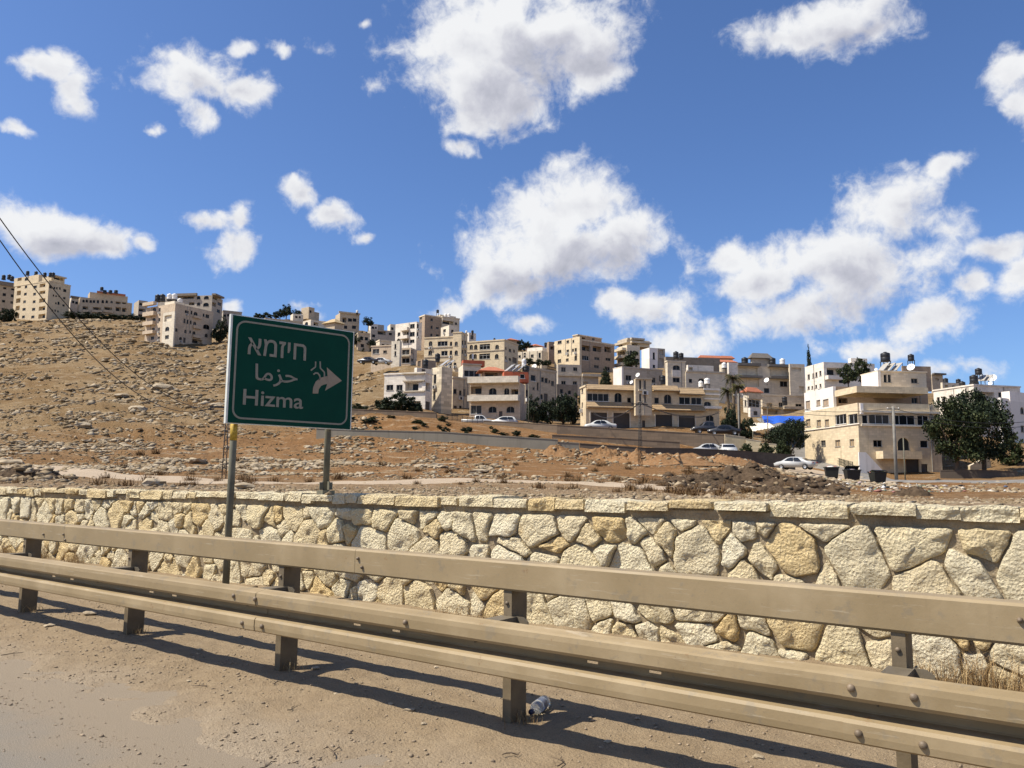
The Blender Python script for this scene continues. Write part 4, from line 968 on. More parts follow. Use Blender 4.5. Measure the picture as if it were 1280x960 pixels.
tank(127, 365, 358.5, 396, 'black water tank on a stand above the low cream apartment house with red strip', stand=.3)
for x in (131, 138, 145): tank(x, 365.5, 362.5, 397, 'low black tank beside the red strip on the roof of the cream apartment house', wide=1.4)
b = bld('small white hillside house between the tall tower and the low cream apartment house', 86, 88, 99, 372, 390, 400, 15, 'white'); b.win('R', (90,376,93,379), (94,377,97.5,380)).ledge('R', 87, 370.5, 100, 373, .9, M['b_dark'], 'roof_edge').finish(False)
b = bld('grey apartment block with three stacked loggias half hidden by the pinkish stone building', 167, 172, 184, 375, 400, 395, 15, 'grey', 'apartment_building', cat='building'); b.win('R', (174,378.5,181,382,'o'), (173.5,386,181,389.5,'o'), (173,393,181,396.5,'o')).finish(False)
# pinkish stone building on the slope
b = bld('five storey pinkish stone building with arched windows and rounded balconies on the bare slope', 182, 216, 266, 379, 431, 270, 38, 'pink', 'apartment_building', cat='building')
b.win('L', (190.5,384.5,195,389.5,'a'), (190,397.5,194.5,402,'a'), (189,409.5,193.5,413.5,'a'), (188.5,420.5,192.5,424.5), (198.3,385,200.8,389.5), (198,397.5,200.3,401.5), (197.8,409.5,200,413.5), (197.5,420.5,200,423.5))
b.balcony('L', 182.5, 390.5, 196, 395.5, 1.4).balcony('L', 182.5, 402.5, 195, 407, 1.4).balcony('L', 182.5, 414, 195, 418, 1.4).balcony('L', 182.5, 378.5, 196, 382.5, 1.4)
b.win('R', (231,388,236,391.5), (238.5,388.5,240.7,393), (242,390,247,395,'a'), (253.5,392,255.7,396), (257,393,261.5,397.5), (217,398,220,402.5,'a'), (229.5,398,232,404), (233.5,399.5,235.7,405), (237.5,400.5,239.7,405.3), (241.5,402,245.5,407,'a'), (254,405.5,262,411.5,'a'),
  (218.5,410,222,414.5,'a'), (230.5,412,233.5,416.5,'a'), (236.8,413,239,416.5), (240.5,414,244.5,419,'a'), (256,417,260,421.5,'a'), (224,421,227.5,425,'a'), (229,422,232,428.5,'d'), (240,424.3,253,429.5,'o')).balcony('R', 241, 395.3, 250.5, 398.2, .9).balcony('R', 240.5, 407.3, 250, 411, .9).balcony('R', 240, 419.3, 250, 422.5, .9).finish()
u = up(b, 203, 216, 219, 389, 431, 267.5, 'pale', 'stair_tower', 3); u.win('L', (205.5,394,214.5,401.5,'o'), (206.5,408.5,211.5,413.5,'a'), (206.3,419,211,423.3)).finish()
u = up(b, 206, 218, 231, 376, 380.5, 273, 'pale'); u.finish()
for x, y, m in ((197, 371.5, 0), (203, 371, 0), (212, 370.5, 1), (218, 370.5, 1), (224.5, 376.5, 1)): tank(x, y+4, y-3.5, 292, 'white tank on the roof of the pinkish stone building' if m else 'black tank on the roof of the pinkish stone building', 'whitetank' if m else 'blacktank')
b = bld('dark grey apartment block with arched windows and roof canopy behind the pinkish building', 196, 263, 277.5, 369, 415, 330, 62, 'grey', 'apartment_building', cat='building')
b.win('L', (246,370,250.5,374,'a'), (255,370,261,374,'a'), (246,378,250.5,382,'a'), (254,378.5,261,383,'a'), (236,378,243,381.5,'o'), (222,369.8,243,373.5,'o')).win('R', (264.5,370.5,272,374.5,'o'), (264.5,378,270,383,'o'), (272,378,276.5,382), (271,387,275,391)).ledge('L', 218, 365.5, 247, 368.5, .9, M['b_dark'], 'roof_canopy').ledge('R', 263, 366.5, 276, 368.6, 1.8, M['b_dark'], 'roof_canopy').finish(False)
b = bld('low grey terrace of houses stepping down the ridge beside the grey apartment block', 276, 278, 302, 389, 408, 345, 10, 'grey'); b.win('R', (279,393,282.5,396), (284,392.5,288,395.5)).parapet(.5).finish(False)
# ridge behind the sign
b = bld('long blank tan wall of a low house on the ridge above the sign', 329, 331, 382, 397, 410, 300, 14, 'tan'); b.finish(False)
b = bld('small pale house under the turret on the ridge above the sign', 363, 366, 379, 392, 402, 312, 18, 'pale'); b.win('R', (369,395,372,397.5), (373.5,395.3,376,397.6)).finish(False)
b = bld('small square stone turret house at the top of the ridge above the sign', 376.5, 385.5, 393, 383.5, 399, 322, 40, 'tan'); b.win('R', (387,388,389.5,391)).finish(False); u = up(b, 384, 387, 399, 388.5, 399, 326); u.finish(False)
b = bld('pale ridge house with an arched opening next to the tan roofed pavilion', 378.5, 388, 406, 399.5, 414, 290, 35, 'pale'); b.win('L', (381,402.5,385,407,'a')).win('R', (392,403,398,407,'o')).finish(False)
b = bld('small round looking pavilion with a tan tiled hip roof just above the sign', 405, 418, 428, 403.2, 418, 280, 45, 'tan'); b.finish(False).hip(1.9, M['tanroof'], .7)
b = bld('two storey tan house with dark windows above the right end of the sign', 419, 424, 449, 391, 420, 310, 18, 'tan'); b.win('R', (428,397,433,403,'o'), (435,398,440,402), (441,398,445.5,402), (440,407,445,411), (430,407,434,411)).ledge('R', 423, 389.8, 450, 391.8, .5).finish(False)
tank(446.5, 391, 387.5, 312, 'small tank on the roof of the two storey tan ridge house', 'whitetank')
b = bld('small white house with round openings on the ridge right of the sign', 460, 463, 472, 404.5, 418, 330, 20, 'white'); b.win('R', (464.5,408,468,411,'a'), (468.7,408.5,471,411)).finish(False); u = up(b, 470, 471, 480, 405.5, 416, 335, 'grey'); u.finish(False)
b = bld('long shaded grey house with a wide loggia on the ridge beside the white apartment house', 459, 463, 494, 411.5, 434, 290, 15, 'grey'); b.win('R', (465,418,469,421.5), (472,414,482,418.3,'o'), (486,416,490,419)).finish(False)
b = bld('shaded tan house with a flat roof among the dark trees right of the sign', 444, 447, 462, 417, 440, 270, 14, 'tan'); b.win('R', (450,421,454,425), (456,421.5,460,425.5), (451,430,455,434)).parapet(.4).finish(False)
b = bld('small cream house below the grey loggia house on the ridge', 470, 474, 490, 426, 446, 235, 20, 'cream'); b.win('R', (477,430,480.5,434), (483,430.5,487,434.5)).parapet(.4).finish(False)
b = bld('narrow pale house wedged between the ridge house and the white apartment house', 484, 487, 497, 405, 436, 300, 15, 'pale'); b.win('R', (489,409,492,412.5), (489,418,492,421.5)).finish(False)
# upper centre
b = bld('white apartment house with stacked dark balconies below the ridge', 494, 520, 527, 402, 440, 255, 52, 'white', 'apartment_building', cat='building')
b.win('L', (497,415.5,500.5,420), (504,413.8,511,418.8,'o'), (504,423.5,511,429,'o'), (496,423,501,428,'a'), (512.5,405,518.3,410.3), (512.3,415,518.3,420.3), (512.5,424.5,518,428.5)).win('R', (521,405,523.5,410), (521,415,523,420)).balcony('L', 502, 409.8, 511.5, 413.6).balcony('L', 501.5, 420, 511.5, 423.8).finish()
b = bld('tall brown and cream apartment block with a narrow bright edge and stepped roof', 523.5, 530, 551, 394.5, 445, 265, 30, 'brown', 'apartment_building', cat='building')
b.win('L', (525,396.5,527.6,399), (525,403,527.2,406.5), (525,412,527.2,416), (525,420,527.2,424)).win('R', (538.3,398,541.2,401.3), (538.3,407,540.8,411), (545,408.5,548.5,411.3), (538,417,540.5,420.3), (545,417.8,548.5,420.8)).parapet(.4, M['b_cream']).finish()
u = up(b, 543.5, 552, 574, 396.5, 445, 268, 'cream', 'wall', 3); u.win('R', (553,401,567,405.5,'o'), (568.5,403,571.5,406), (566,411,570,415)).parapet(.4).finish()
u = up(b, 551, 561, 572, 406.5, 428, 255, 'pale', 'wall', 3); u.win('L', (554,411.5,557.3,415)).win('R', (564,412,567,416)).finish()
u = up(b, 544, 550, 570, 393, 397.5, 275, 'cream'); u.finish()
tank(547, 393, 387, 276, 'black tank on a stand on the stepped roof of the tall brown apartment block', stand=.35)
for x in (557, 561): tank(x, 397, 392, 276, 'small white tank on the stepped roof of the tall brown apartment block', 'whitetank')
b = bld('cream stone house with two rows of round headed windows and scalloped verandas', 530, 566, 567.5, 421.5, 466, 200, 70, 'yellow')
b.win('L', (536,426.5,540.5,432.5,'a'), (547,426.5,559.5,432.5,'b'), (562.3,427,565.3,432.3,'a'), (535.5,438,540,443.8,'a'), (551.5,438.5,559.5,444.5,'b'), (562,438,565.3,443.6,'a'), (545.5,452,558.5,457,'o'), (561.5,453.3,565,456.3)).ledge('L', 530, 433.6, 566, 434.6, .15).ledge('L', 530, 445.6, 566, 446.4, .15).parapet(.3).finish()
u = up(b, 566, 576, 584, 416, 466, 199, None, 'wall', 4); u.win('L', (568.3,427,572.3,432.3,'a'), (568.3,438,572.3,443.6,'a'), (567,453.3,570.5,456.3)).win('R', (577.3,425.5,579.3,431), (580.8,426,582.5,431), (577.3,437,579.2,442), (580.8,437,582.5,441.5)).parapet(.3).finish()
tank(547, 449.5, 441.5, 188, 'large black tank standing against the cream stone house with scalloped verandas', wide=.8)
b = bld('second cream stone house with scalloped verandas and a shaded right side wall', 584, 630, 647.5, 425.5, 468, 203, 65, 'yellow')
b.win('L', (587,431,591.2,436.7,'a'), (592.6,431,596.8,436.7,'a'), (599.5,430,612.5,436.7,'b'), (619,431,623.7,436.3,'a'), (586.5,442.5,590.5,448.3,'a'), (592,442.5,596,448.3,'a'), (599,442,612.5,448.7,'b'), (618.5,442.5,623.2,448.3,'a')).win('R', (631.5,434,633.3,437), (636,436,639,440), (641.5,437,643.7,440.7), (631.5,445.5,633.3,449), (636,447.5,639,451), (640.5,447,646,454,'d')).ledge('L', 584, 438.2, 630, 439.2, .15).parapet(.35).finish()
tank(591, 449, 442, 200, 'tall white tank on the terrace of the second cream stone house', 'whitetank', wide=.35)
tank(618, 425.5, 422.5, 206, 'small black tank on the roof of the second cream stone house')
b = bld('small white penthouse between the two cream stone houses', 577, 586, 595, 415.5, 430, 232, 40, 'white'); b.win('R', (588,419,592,424)).finish(); tank(590.5, 416.5, 412.8, 233, 'black tank on the roof of the small white penthouse'); tank(583, 416, 413, 233, 'white tank on the roof of the small white penthouse', 'whitetank')
b = bld('low pale flat roofed stone house left of the small stair tower on the slope', 464, 488.5, 493, 432.5, 456, 175, 66, 'pink'); b.win('L', (465.7,436,474,442.3,'b'), (479,438,483.5,441.3)).parapet(.25).finish()
u = up(b, 489, 499, 502, 426, 458, 171, 'pale', 'stair_tower', 3); u.win('L', (493,430,495.3,436), (493,439,495.3,445)).finish()
u = up(b, 501.5, 513, 521, 434.5, 459, 173.5, None, 'wall', 4); u.win('L', (502.5,437,511.8,443.3,'b'), (502.3,447.5,511.8,454,'b')).win('R', (514,437,516,442), (514,448,516.5,452)).ledge('L', 501.5, 444.5, 513, 446, .5).finish()
b = bld('low brick red shed on the slope behind the banded stair tower', 520, 527, 545, 449.5, 461, 168, 25, 'brown', 'shed', cat='shed'); b.win('L', (522,451,526,459,'d')).win('R', (530,452,535,458.5,'o')).finish(); tank(532, 457, 449, 164, 'square looking black tank beside the brick red shed')
b = bld('cream single storey house with small windows beside the shaded cream stone house', 646.5, 677, 685, 438, 461, 225, 62, 'cream'); b.win('L', (648,444,651,447), (654.5,441,657.3,442.8), (654.5,444.2,657.3,446.3), (663.5,443,667,446.7), (673,441,676,447.3)).finish()
u = up(b, 659, 678, 684, 433.8, 438.4, 230, 'white'); u.finish()
b = bld('red hip roofed white house on the skyline behind the single storey cream house', 656, 668, 678, 432.5, 440, 262, 35, 'white'); b.finish(False).hip(1.1, M['redtile'], .6)
b = bld('house with a flat red roof behind the second cream stone house', 628, 636, 646, 425, 440, 240, 30, 'brown'); b.finish(False).hip(.9, M['redtile'], .6)
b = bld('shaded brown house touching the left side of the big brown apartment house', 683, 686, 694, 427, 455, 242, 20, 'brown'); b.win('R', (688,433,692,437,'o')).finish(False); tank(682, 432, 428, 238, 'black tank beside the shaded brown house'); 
# row above the lower wall
b = bld('white two storey house with dark loggias behind a dark green shrub', 480, 531, 540, 466.7, 515, 128, 66, 'white')
b.win('L', (483,481,491.5,487.7), (495.5,481,503.2,487.7), (506.5,477.5,527.7,488.2,'o'), (507,501.5,525.7,513.2,'o')).win('R', (532,478.5,537.7,489,'o'), (532,502,537.5,514,'d')).ledge('L', 504.5, 466, 531.4, 467.4, .4).ledge('L', 504.5, 488.6, 531.2, 490, .25).ledge('L', 504.5, 475.4, 531.2, 476.8, .3).parapet(.25).finish()
b = bld('tall banded stone stair tower with a plain tan side wall next to the white house', 539.5, 551, 565, 458.3, 518, 131, 42, 'band'); b.win('L', (542,468,545.3,479.7), (541.3,489,544.5,500)).finish()
u = up(b, 564, 565.3, 587, 472.5, 519, 138, 'yellow', 'wall', 4); u.win('R', (567,486,571,492.3), (574,488,577,494), (579,486,582,495), (567,507,571,513,'d'), (574,507,577.3,513)).parapet(.3).finish()
u = up(b, 518, 521, 540, 459.3, 468, 140, 'white', 'roof_room'); u.win('R', (527,461.5,532,467,'d')).finish()
solar(556, 457, 140, 'pale solar collector on the roof of the banded stair tower', .8); solar(562, 457.5, 140, 'pale solar collector on the roof of the banded stair tower', .8)
b = bld('warm stone house with a long curved balcony and parked cars in front', 587, 650, 656, 478.5, 525, 126, 76, 'pink')
b.win('L', (588,483,602,492.5,'o'), (611,485,620.7,493.3,'a'), (630,485,636.7,494,'a'), (639,486.5,647.7,494,'o'), (588.2,506.5,602,517.3,'b'), (610.5,508,620.7,515.7,'a'), (633,508,643,515.7,'a'), (623.7,514,628,523,'d')).balcony('L', 587, 494.8, 649.7, 502, 1.3, M['b_pale']).balcony('L', 587, 471.5, 649.7, 479.3, 1.2, M['b_pale']).finish()
u = bld('pale roof room with a long white framed window behind the balcony house', 573, 578.5, 601, 455.7, 476, 141, 12, 'pale', 'house', False); u.sink = .3; u.win('R', (580,463,599,470.7,'b')).ledge('R', 577.5, 454.6, 602, 456.4, .3).finish()
u = bld('red panelled terrace screen above the pale roof room', 577, 579, 606, 449.7, 455, 150, 12, 'red', 'terrace_screen', False, 'screen'); u.sink = .3; u.finish()
u = bld('dark roof terrace under a low red tiled roof on the balcony house', 602, 604, 627, 464.5, 475, 134, 10, 'brown', 'roof_pavilion', False, 'pavilion'); u.sink = .3; u.win('R', (606,466,622,472.5,'o')).finish(); u.hip(1.0, M['redtile'], .9)
u = bld('bright red roof room below the solar collectors on the balcony house', 628, 630, 661, 464.3, 475, 130, 8, 'red', 'roof_room', False, 'roof room'); u.sink = .3; u.win('R', (650,467.5,656,473,'b')).finish()
for x in (637, 644, 651): solar(x, 463.5, 131, 'pale solar collector above the red roof room of the balcony house', .55)
tank(657.5, 464, 456.5, 131, 'black tank beside the solar collectors above the red roof room', wide=1.1); tank(655, 457.5, 448.5, 136, 'white cylinder tank above the solar collectors on the balcony house', 'whitetank', wide=.62)
b = bld('tan stone house wall with scattered windows seen at a slant behind dark trees', 654.5, 656.5, 695, 460.5, 524, 138, 46, 'tan')
b.win('R', (663.5,468.5,669.7,476.3,'b'), (671.2,478,673.3,488), (676.5,471.5,680,477.3), (681,472.5,684.7,478.7), (685.8,475,688,479), (689,476,692.7,482.3), (657.5,487,660,496,'a'), (675.5,492.5,678.7,499,'a'), (679.7,492,684.7,502,'d'), (690,496.5,693,502.3), (666,484,668.3,487.3)).parapet(.4).finish()
dish(668, 459.5, 142, .9, 'white satellite dish on the roof of the slanting tan house'); 
b = bld('grey stone house with a stepped flat roof below the big brown apartment house', 695.5, 697.5, 727, 455.3, 494, 168, 8, 'grey'); b.win('R', (701.5,459,707.2,464.7), (716.5,459,721.7,463.7), (701.5,476,707.2,480.7), (716,476.5,721.3,480.7)).ledge('R', 697, 468, 727, 470.3, .4).finish()
u = up(b, 727, 727.6, 748, 470.5, 494, 168, None, 'wall', 4); u.win('R', (729,477,735,483,'o')).ledge('R', 727.3, 467.4, 751, 470.6, .8).ledge('R', 727.3, 484, 745, 486, .5).finish()
b = bld('grey wing wall of a house between the slanting tan house and the long shop building', 694, 696, 722, 480, 520, 152, 20, 'dark'); b.win('R', (700,486,704,492), (710,488,714,493)).finish()
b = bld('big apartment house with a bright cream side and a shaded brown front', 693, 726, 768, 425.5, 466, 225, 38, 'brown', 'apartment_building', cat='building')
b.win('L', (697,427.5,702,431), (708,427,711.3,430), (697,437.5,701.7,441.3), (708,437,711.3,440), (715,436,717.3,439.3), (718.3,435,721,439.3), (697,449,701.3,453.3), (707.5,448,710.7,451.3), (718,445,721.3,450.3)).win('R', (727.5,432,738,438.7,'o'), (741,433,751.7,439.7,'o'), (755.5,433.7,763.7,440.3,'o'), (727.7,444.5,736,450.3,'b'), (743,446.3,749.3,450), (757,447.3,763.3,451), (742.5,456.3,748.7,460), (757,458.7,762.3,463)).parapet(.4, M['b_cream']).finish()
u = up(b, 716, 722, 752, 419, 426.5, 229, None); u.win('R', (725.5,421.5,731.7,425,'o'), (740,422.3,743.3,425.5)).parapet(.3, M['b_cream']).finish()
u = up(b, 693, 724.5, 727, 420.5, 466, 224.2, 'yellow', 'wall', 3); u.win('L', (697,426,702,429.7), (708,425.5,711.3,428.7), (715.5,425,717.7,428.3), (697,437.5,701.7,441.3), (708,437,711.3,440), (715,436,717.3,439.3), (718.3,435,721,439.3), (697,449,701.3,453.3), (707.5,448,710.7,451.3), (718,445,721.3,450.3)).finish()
b = bld('modern beige villa with curved roof slabs and stacked terraces on the skyline', 771, 784, 800, 431, 465, 233, 22, 'cream')
b.win('R', (787,438,790.5,443.5,'a'), (791.5,438,795,443.5,'a')).win('L', (773,439,781,444.5,'o'), (773,448,781,454,'o')).balcony('L', 771.5, 436.3, 783, 439.3, 1.4).balcony('L', 771.5, 445.3, 782, 448.8, 1.4).balcony('L', 771.5, 454.6, 781, 458, 1.4).finish()
u = up(b, 773, 788, 812, 424.3, 431.3, 235); u.win('R', (790,429,797,432.3,'o')).win('L', (775.5,431,778,433.5)).ledge('R', 787.5, 421.8, 804, 424, .9, None, 'roof_slab').ledge('L', 775, 421.8, 787.6, 424, .9, None, 'roof_slab').ledge('L', 771.5, 427.6, 787.7, 430.4, 1.1, None, 'roof_slab').ledge('R', 787.6, 427.6, 812, 429.6, 1.1, None, 'roof_slab').finish()
u = up(b, 802, 812, 822, 434.5, 466, 226, 'render', 'white_wing', 3); u.win('R', (816,440.5,818.7,449.3), (816,456,819,460)).finish()
u = up(b, 821.5, 822.4, 831.5, 435.2, 468, 231, 'grey', 'wall', 3); u.win('R', (823.7,437.5,829.3,443.3,'o'), (823.7,448,830,457,'o')).finish()
b = bld('grey stone house with a bright white gable side below the modern villa', 767, 778, 828, 459.7, 490, 160, 26, 'grey'); b.win('R', (782,469,789.3,475.3), (815,472,819.3,478), (824,469.5,827.5,477,'d')).win('L', (771,473,773,477.5), (774.5,471.5,776.3,476)).parapet(.3).finish()
u = up(b, 766.5, 777.4, 778.6, 459.2, 490, 159.6, 'render', 'white_side_wall', 2); u.finish()
tank(828.5, 476.5, 469, 150, 'black tank on the roof behind the long shop building', wide=.9); dish(797.5, 469, 128, .55, 'white satellite dish beside the tower of the long shop building'); dish(789.5, 478, 128, .45, 'second white satellite dish on the roof left of the shop tower')
b = bld('cream stone house with framed arched windows above the right wing of the shop building', 832, 835, 857, 452, 494, 158, 12, 'cream'); b.win('R', (841,456.5,850,462.3,'a'), (841,472,849.7,477.7)).ledge('R', 840, 463, 851, 471, .12, M['b_white'], 'pale_panel').parapet(.25).finish()
u = up(b, 857, 857.6, 906, 464.5, 494, 158.4, None, 'wall', 4); u.win('R', (861,473.5,865.3,478.3), (873,473,880.3,479,'a')).ledge('R', 858, 464, 906, 466, .2).finish()
u = up(b, 858, 860, 892, 456, 465, 161, 'white', 'roof_room'); u.win('R', (861,459,866,463.5,'o')).finish()
b = bld('long low grey roofed house behind the cream house with framed arched windows', 830, 832.5, 900, 445.7, 460, 188, 8, 'dark'); b.finish(False)
tank(845, 451, 439, 165, 'tall black tank on the roof of the cream house with framed arched windows', stand=.25, wide=.75); tank(851.5, 446, 441, 186, 'short black tank beside the tall black tank on the cream house', wide=1.2)
b = bld('house with a cluster of red hip roofs on the skyline', 871, 873, 918, 452.3, 472, 208, 8, 'pink'); b.finish(False)
b.hip(.85, M['redtile'], .7)
for (x0, x1, yt, yb, dY) in ((874, 890, 447.6, 453, 6), (887, 902, 448, 453, 8), (900, 916, 448.2, 453, 10)): u = up(b, x0, x0+1, x1, yt, yb, 208 + dY, 'pink', 'roof_room'); u.finish(False); u.hip(.85, M['redtile'], .45)
b = bld('narrow cream and white house with a tank on its roof behind the palm trees', 899.5, 905, 922, 455, 503, 165, 22, 'cream'); b.win('R', (908,474,911,479), (914,473,917,478)).win('L', (901,472,903,477.5)).finish(); u = up(b, 909, 911, 922, 453, 466, 164, 'white', 'wall', .5); u.finish()
tank(905.3, 463.5, 453, 161, 'white tank on a black stand on the narrow cream house behind the palms', 'whitetank', .3, wide=.8)
# long shop building
G = bld('long two storey stone building with four dark roller shutters and a small central tower', 725.5, 732.5, 899, 483, 538, 118, 9, 'yellow', 'shop_building', cat='building')
G.win('R', (734,491.7,761,501.3,'b'), (768,491,777.3,502.7,'a'), (784,497,789,503.3), (818,497,823.7,504.3), (830,493,839.3,504.3,'a'), (849,496.3,863,505.3,'b'), (864,496.8,877,505.6,'b'), (880,502,888.7,508.3,'a'),
  (738.5,515.7,758.7,534.5,'g'), (766.7,516.2,787,535.5,'g'), (819.5,518.5,840.3,538,'g'), (848.3,519.2,868.7,539,'g'), (882.3,519,892.3,526.3,'a'), (802.7,525.5,806.5,536,'d')).win('L', (727,503,728.6,509), (727,486,729,491))
G.canopy('R', 733, 481, 792.3, 488.6, .9).canopy('R', 815, 481.8, 846.5, 489.4, .9).canopy('R', 847, 484.5, 878, 494, 1.1).canopy('R', 733, 502.6, 797, 510.5, 1.0).canopy('R', 815, 506, 879, 514, 1.0)
G.ledge('R', 879, 484.6, 899.4, 487, .25, M['b_white']).ledge('R', 879, 492, 899.4, 494, .25, M['b_white']).ledge('R', 879, 498, 899.4, 499.6, .25, M['b_white']).balcony('R', 879, 508.3, 899.4, 511.5, .9, M['b_white']).parapet(.25).finish()
for (x0, x1, y0, y1) in ((737, 738.4, 514, 536), (758.8, 760, 514, 536), (765.4, 766.6, 515, 537), (787.1, 788.3, 515, 537), (818.2, 819.4, 517, 539), (840.4, 841.6, 517, 539), (847, 848.2, 518, 540), (868.8, 870, 518, 540)): G.ledge('R', x0, y0, x1, y1, .1, M['b_pale'], 'door_surround')
u = up(G, 792.5, 794.5, 814.5, 473.5, 515, 117.2, None, 'tower', .5); u.win('R', (799,475,801.7,486.3), (804.7,475.3,807.4,486.5), (799,492,801.7,502), (804.7,492.3,807.4,503)).ledge('R', 798, 487, 808.5, 489, .3).ledge('R', 794.5, 472.5, 815, 474.3, .25).finish()
tank(884, 484.5, 472.5, 122, 'white cylinder tank on a stand on the right end of the shop building', 'whitetank', .35, wide=.9); tank(876, 484, 476, 123, 'small white tank on the right end of the shop building', 'whitetank', wide=.7)
# right of the palms
b = bld('stone house with twin dark arched verandas, grey slab roofs and a gabled top', 919.5, 921, 988, 457, 503, 180, 8, 'cream')
b.win('R', (923,459.5,947,469.5,'o'), (923,473.5,949,483,'o'), (962.5,461,986,470.5,'o'), (975,476.5,984.3,483.3), (955,485,962,491.3,'b')).ledge('R', 920.5, 454, 949, 457.4, 1.0, M['greyroof'], 'roof_slab').ledge('R', 959, 456, 990, 459.3, 1.0, M['greyroof'], 'roof_slab').ledge('R', 920.5, 469.9, 951, 472.6, 1.1, M['greyroof'], 'roof_slab').ledge('R', 961, 471, 993, 474, 1.1, M['greyroof'], 'roof_slab').finish()
for (x0, x1, y0, y1) in ((926, 932, 461.5, 468.5), (935.5, 941.5, 461.5, 468.5), (964.5, 970.5, 462.5, 469.5), (974, 980, 462.5, 469.5)):
    u0, u1, z0, z1 = b.rect('R', x0, y0, x1, y1); mb = MB(); arc = [(u0, z0), (u1, z0)] + [((u0+u1)/2 + (u1-u0)/2*math.cos(a_), z1-(u1-u0)/2 + (u1-u0)/2*math.sin(a_)) for a_ in [k_*math.pi/8 for k_ in range(9)]]
    mb.prism(arc, lambda u, z, d: b.loc('R', u, d, z), 1.05, 1.2); mb.build('arched_window', M['glass'], b.root)
u = up(b, 938, 940, 962.5, 448, 458, 183, 'grey', 'gable_room'); u.finish(); u.hip(1.35, M['greyroof'], .6)
u = up(b, 987, 988.4, 1006.5, 454.7, 503, 178.5, None, 'wall', 3); u.win('R', (989,459.5,1001.7,464.3,'o'), (999,483,1005,492,'o')).finish()
tank(931, 455, 446.5, 184, 'round black tank on the grey slab roof of the twin veranda house', wide=.95); tank(965.5, 455, 447, 183, 'square black tank beside the gabled top of the twin veranda house', wide=1.0); tank(978, 455.5, 448, 183, 'white tank right of the gabled top of the twin veranda house', 'whitetank')
dish(958.5, 475.5, 166, .8, 'large pale satellite dish below the gabled top of the twin veranda house')
b = bld('low stone house with small framed windows above the blue tarpaulin', 951, 953.5, 1007, 494.5, 522, 150, 8, 'cream'); b.win('R', (958.5,504,965.5,509.5,'o'), (973.5,503,978.5,509), (994.5,504.7,1002.3,508), (960,513,972,519,'o'), (980,512.5,1003,519,'o')).ledge('R', 978, 508.5, 1006, 512, .8).ledge('R', 948, 509.5, 976, 511.5, 1.0, M['tanroof'], 'awning').parapet(.25).finish(); tank(980.8, 502.5, 495.5, 147, 'black tank standing before the low stone house above the blue tarpaulin', wide=.9)
b = bld('small pavilion with a red hip roof and dark glazed veranda beside the palms', 929, 934.5, 951, 490, 516, 145, 28, 'pale'); b.win('R', (936,499.5,949.5,508.7,'b')).win('L', (930.7,500,933,508)).ledge('R', 934.4, 492.6, 951.6, 499, .3).finish(); b.hip(1.0, M['redtile'], .4)
b = bld('low white shed under the red roofed pavilion', 935, 938, 950, 509.5, 521, 138, 25, 'white', 'shed', cat='shed'); b.win('R', (942,514,947,519,'d')).finish()
b = bld('white flat roofed house with a long bright side wall behind the big corner house', 1006.5, 1031, 1094, 452.5, 492, 140, 9, 'white'); b.win('L', (1009.5,468,1012.2,474), (1015.5,466.5,1018,472.3), (1019.2,465.3,1021.7,471.3), (1024.2,463.5,1026.7,469.5), (1009.5,483,1012,486.7), (1014.3,482.5,1016.3,486), (1019,481,1021.3,485), (1024.4,479.7,1026.7,484)).win('R', (1033.5,459.8,1051,469.3,'o'), (1048.5,471.5,1063,479,'o'), (1070,461,1078,467,'o')).balcony('R', 1031.5, 470, 1050, 475, 1.0).finish()
u = up(b, 1060, 1064, 1084, 447.5, 453, 146, 'white', 'roof_room'); u.finish()
# the big corner house
B = bld('big four storey corner house with a white side wall and terraces beside the rubbish containers', 1005.7, 1075.5, 1176, 503.5, 592, 100, 6, 'yellow', 'corner_house')
B.win('L', (1007.5,524,1013,533,'t'), (1021,525,1026.2,533,'t'), (1031,524.3,1036.2,532.3,'t'), (1044,518,1058,530,'b'), (1060.5,517.3,1074,529.5,'b'), (1026,550.5,1032,557.3), (1044,550,1050.2,558,'t'), (1062,549,1067.7,557.7,'t')).win('R', (1077.8,518.3,1085,529.3,'b'), (1086.3,518.3,1112,529.5,'b'), (1114.7,519,1144,530.7,'b'), (1147,519.3,1161,531.3,'b'), (1091.7,550,1102.7,558.3), (1122,547,1137,563,'a'), (1150.5,550.5,1160.3,559.5,'b'), (1132.5,573,1149,596,'g'), (1152,580,1160,596,'d'))
B.ledge('R', 1076, 514, 1174, 516.5, .3, M['b_pale']).ledge('R', 1076, 531.5, 1174, 533.3, .25, M['b_pale']).ledge('L', 1006, 533.3, 1075.3, 534.4, .12, M['b_white']).balcony('R', 1095, 564.5, 1143, 574, 1.6).finish()
u = up(B, 1005.6, 1043, 1160, 483, 512, 107.6, 'brown', 'upper_wall', .4); u.win('R', (1048,497.5,1060,504,'o'), (1139.5,497,1147,504)).finish()
u = up(B, 1005.4, 1042.4, 1044, 483, 514.5, 107.5, 'render', 'white_side_wall', .1); u.win('L', (1020.5,500,1025.3,506.7,'t'), (1028.5,499,1035.7,507.3,'t'), (1007,501,1012.7,511,'t')).finish()
u = up(B, 1043, 1071, 1160, 482.3, 490.3, 101.3, 'yellow', 'terrace_slab', .01); u.finish()
u = up(B, 1042.8, 1075.8, 1078, 504, 516.5, 99.85, 'render', 'white_parapet', .1); u.finish()
u = up(B, 1077, 1098.5, 1158, 464.5, 483, 105.5, 'cream', 'roof_room', .3); u.win('R', (1104.7,468,1108.7,478), (1109.9,468,1113.9,478), (1139,473,1147.3,479)).parapet(.15).finish()
u = up(B, 1076.6, 1098, 1100, 464.3, 483, 105.3, 'render', 'white_side_wall', .1); u.finish()
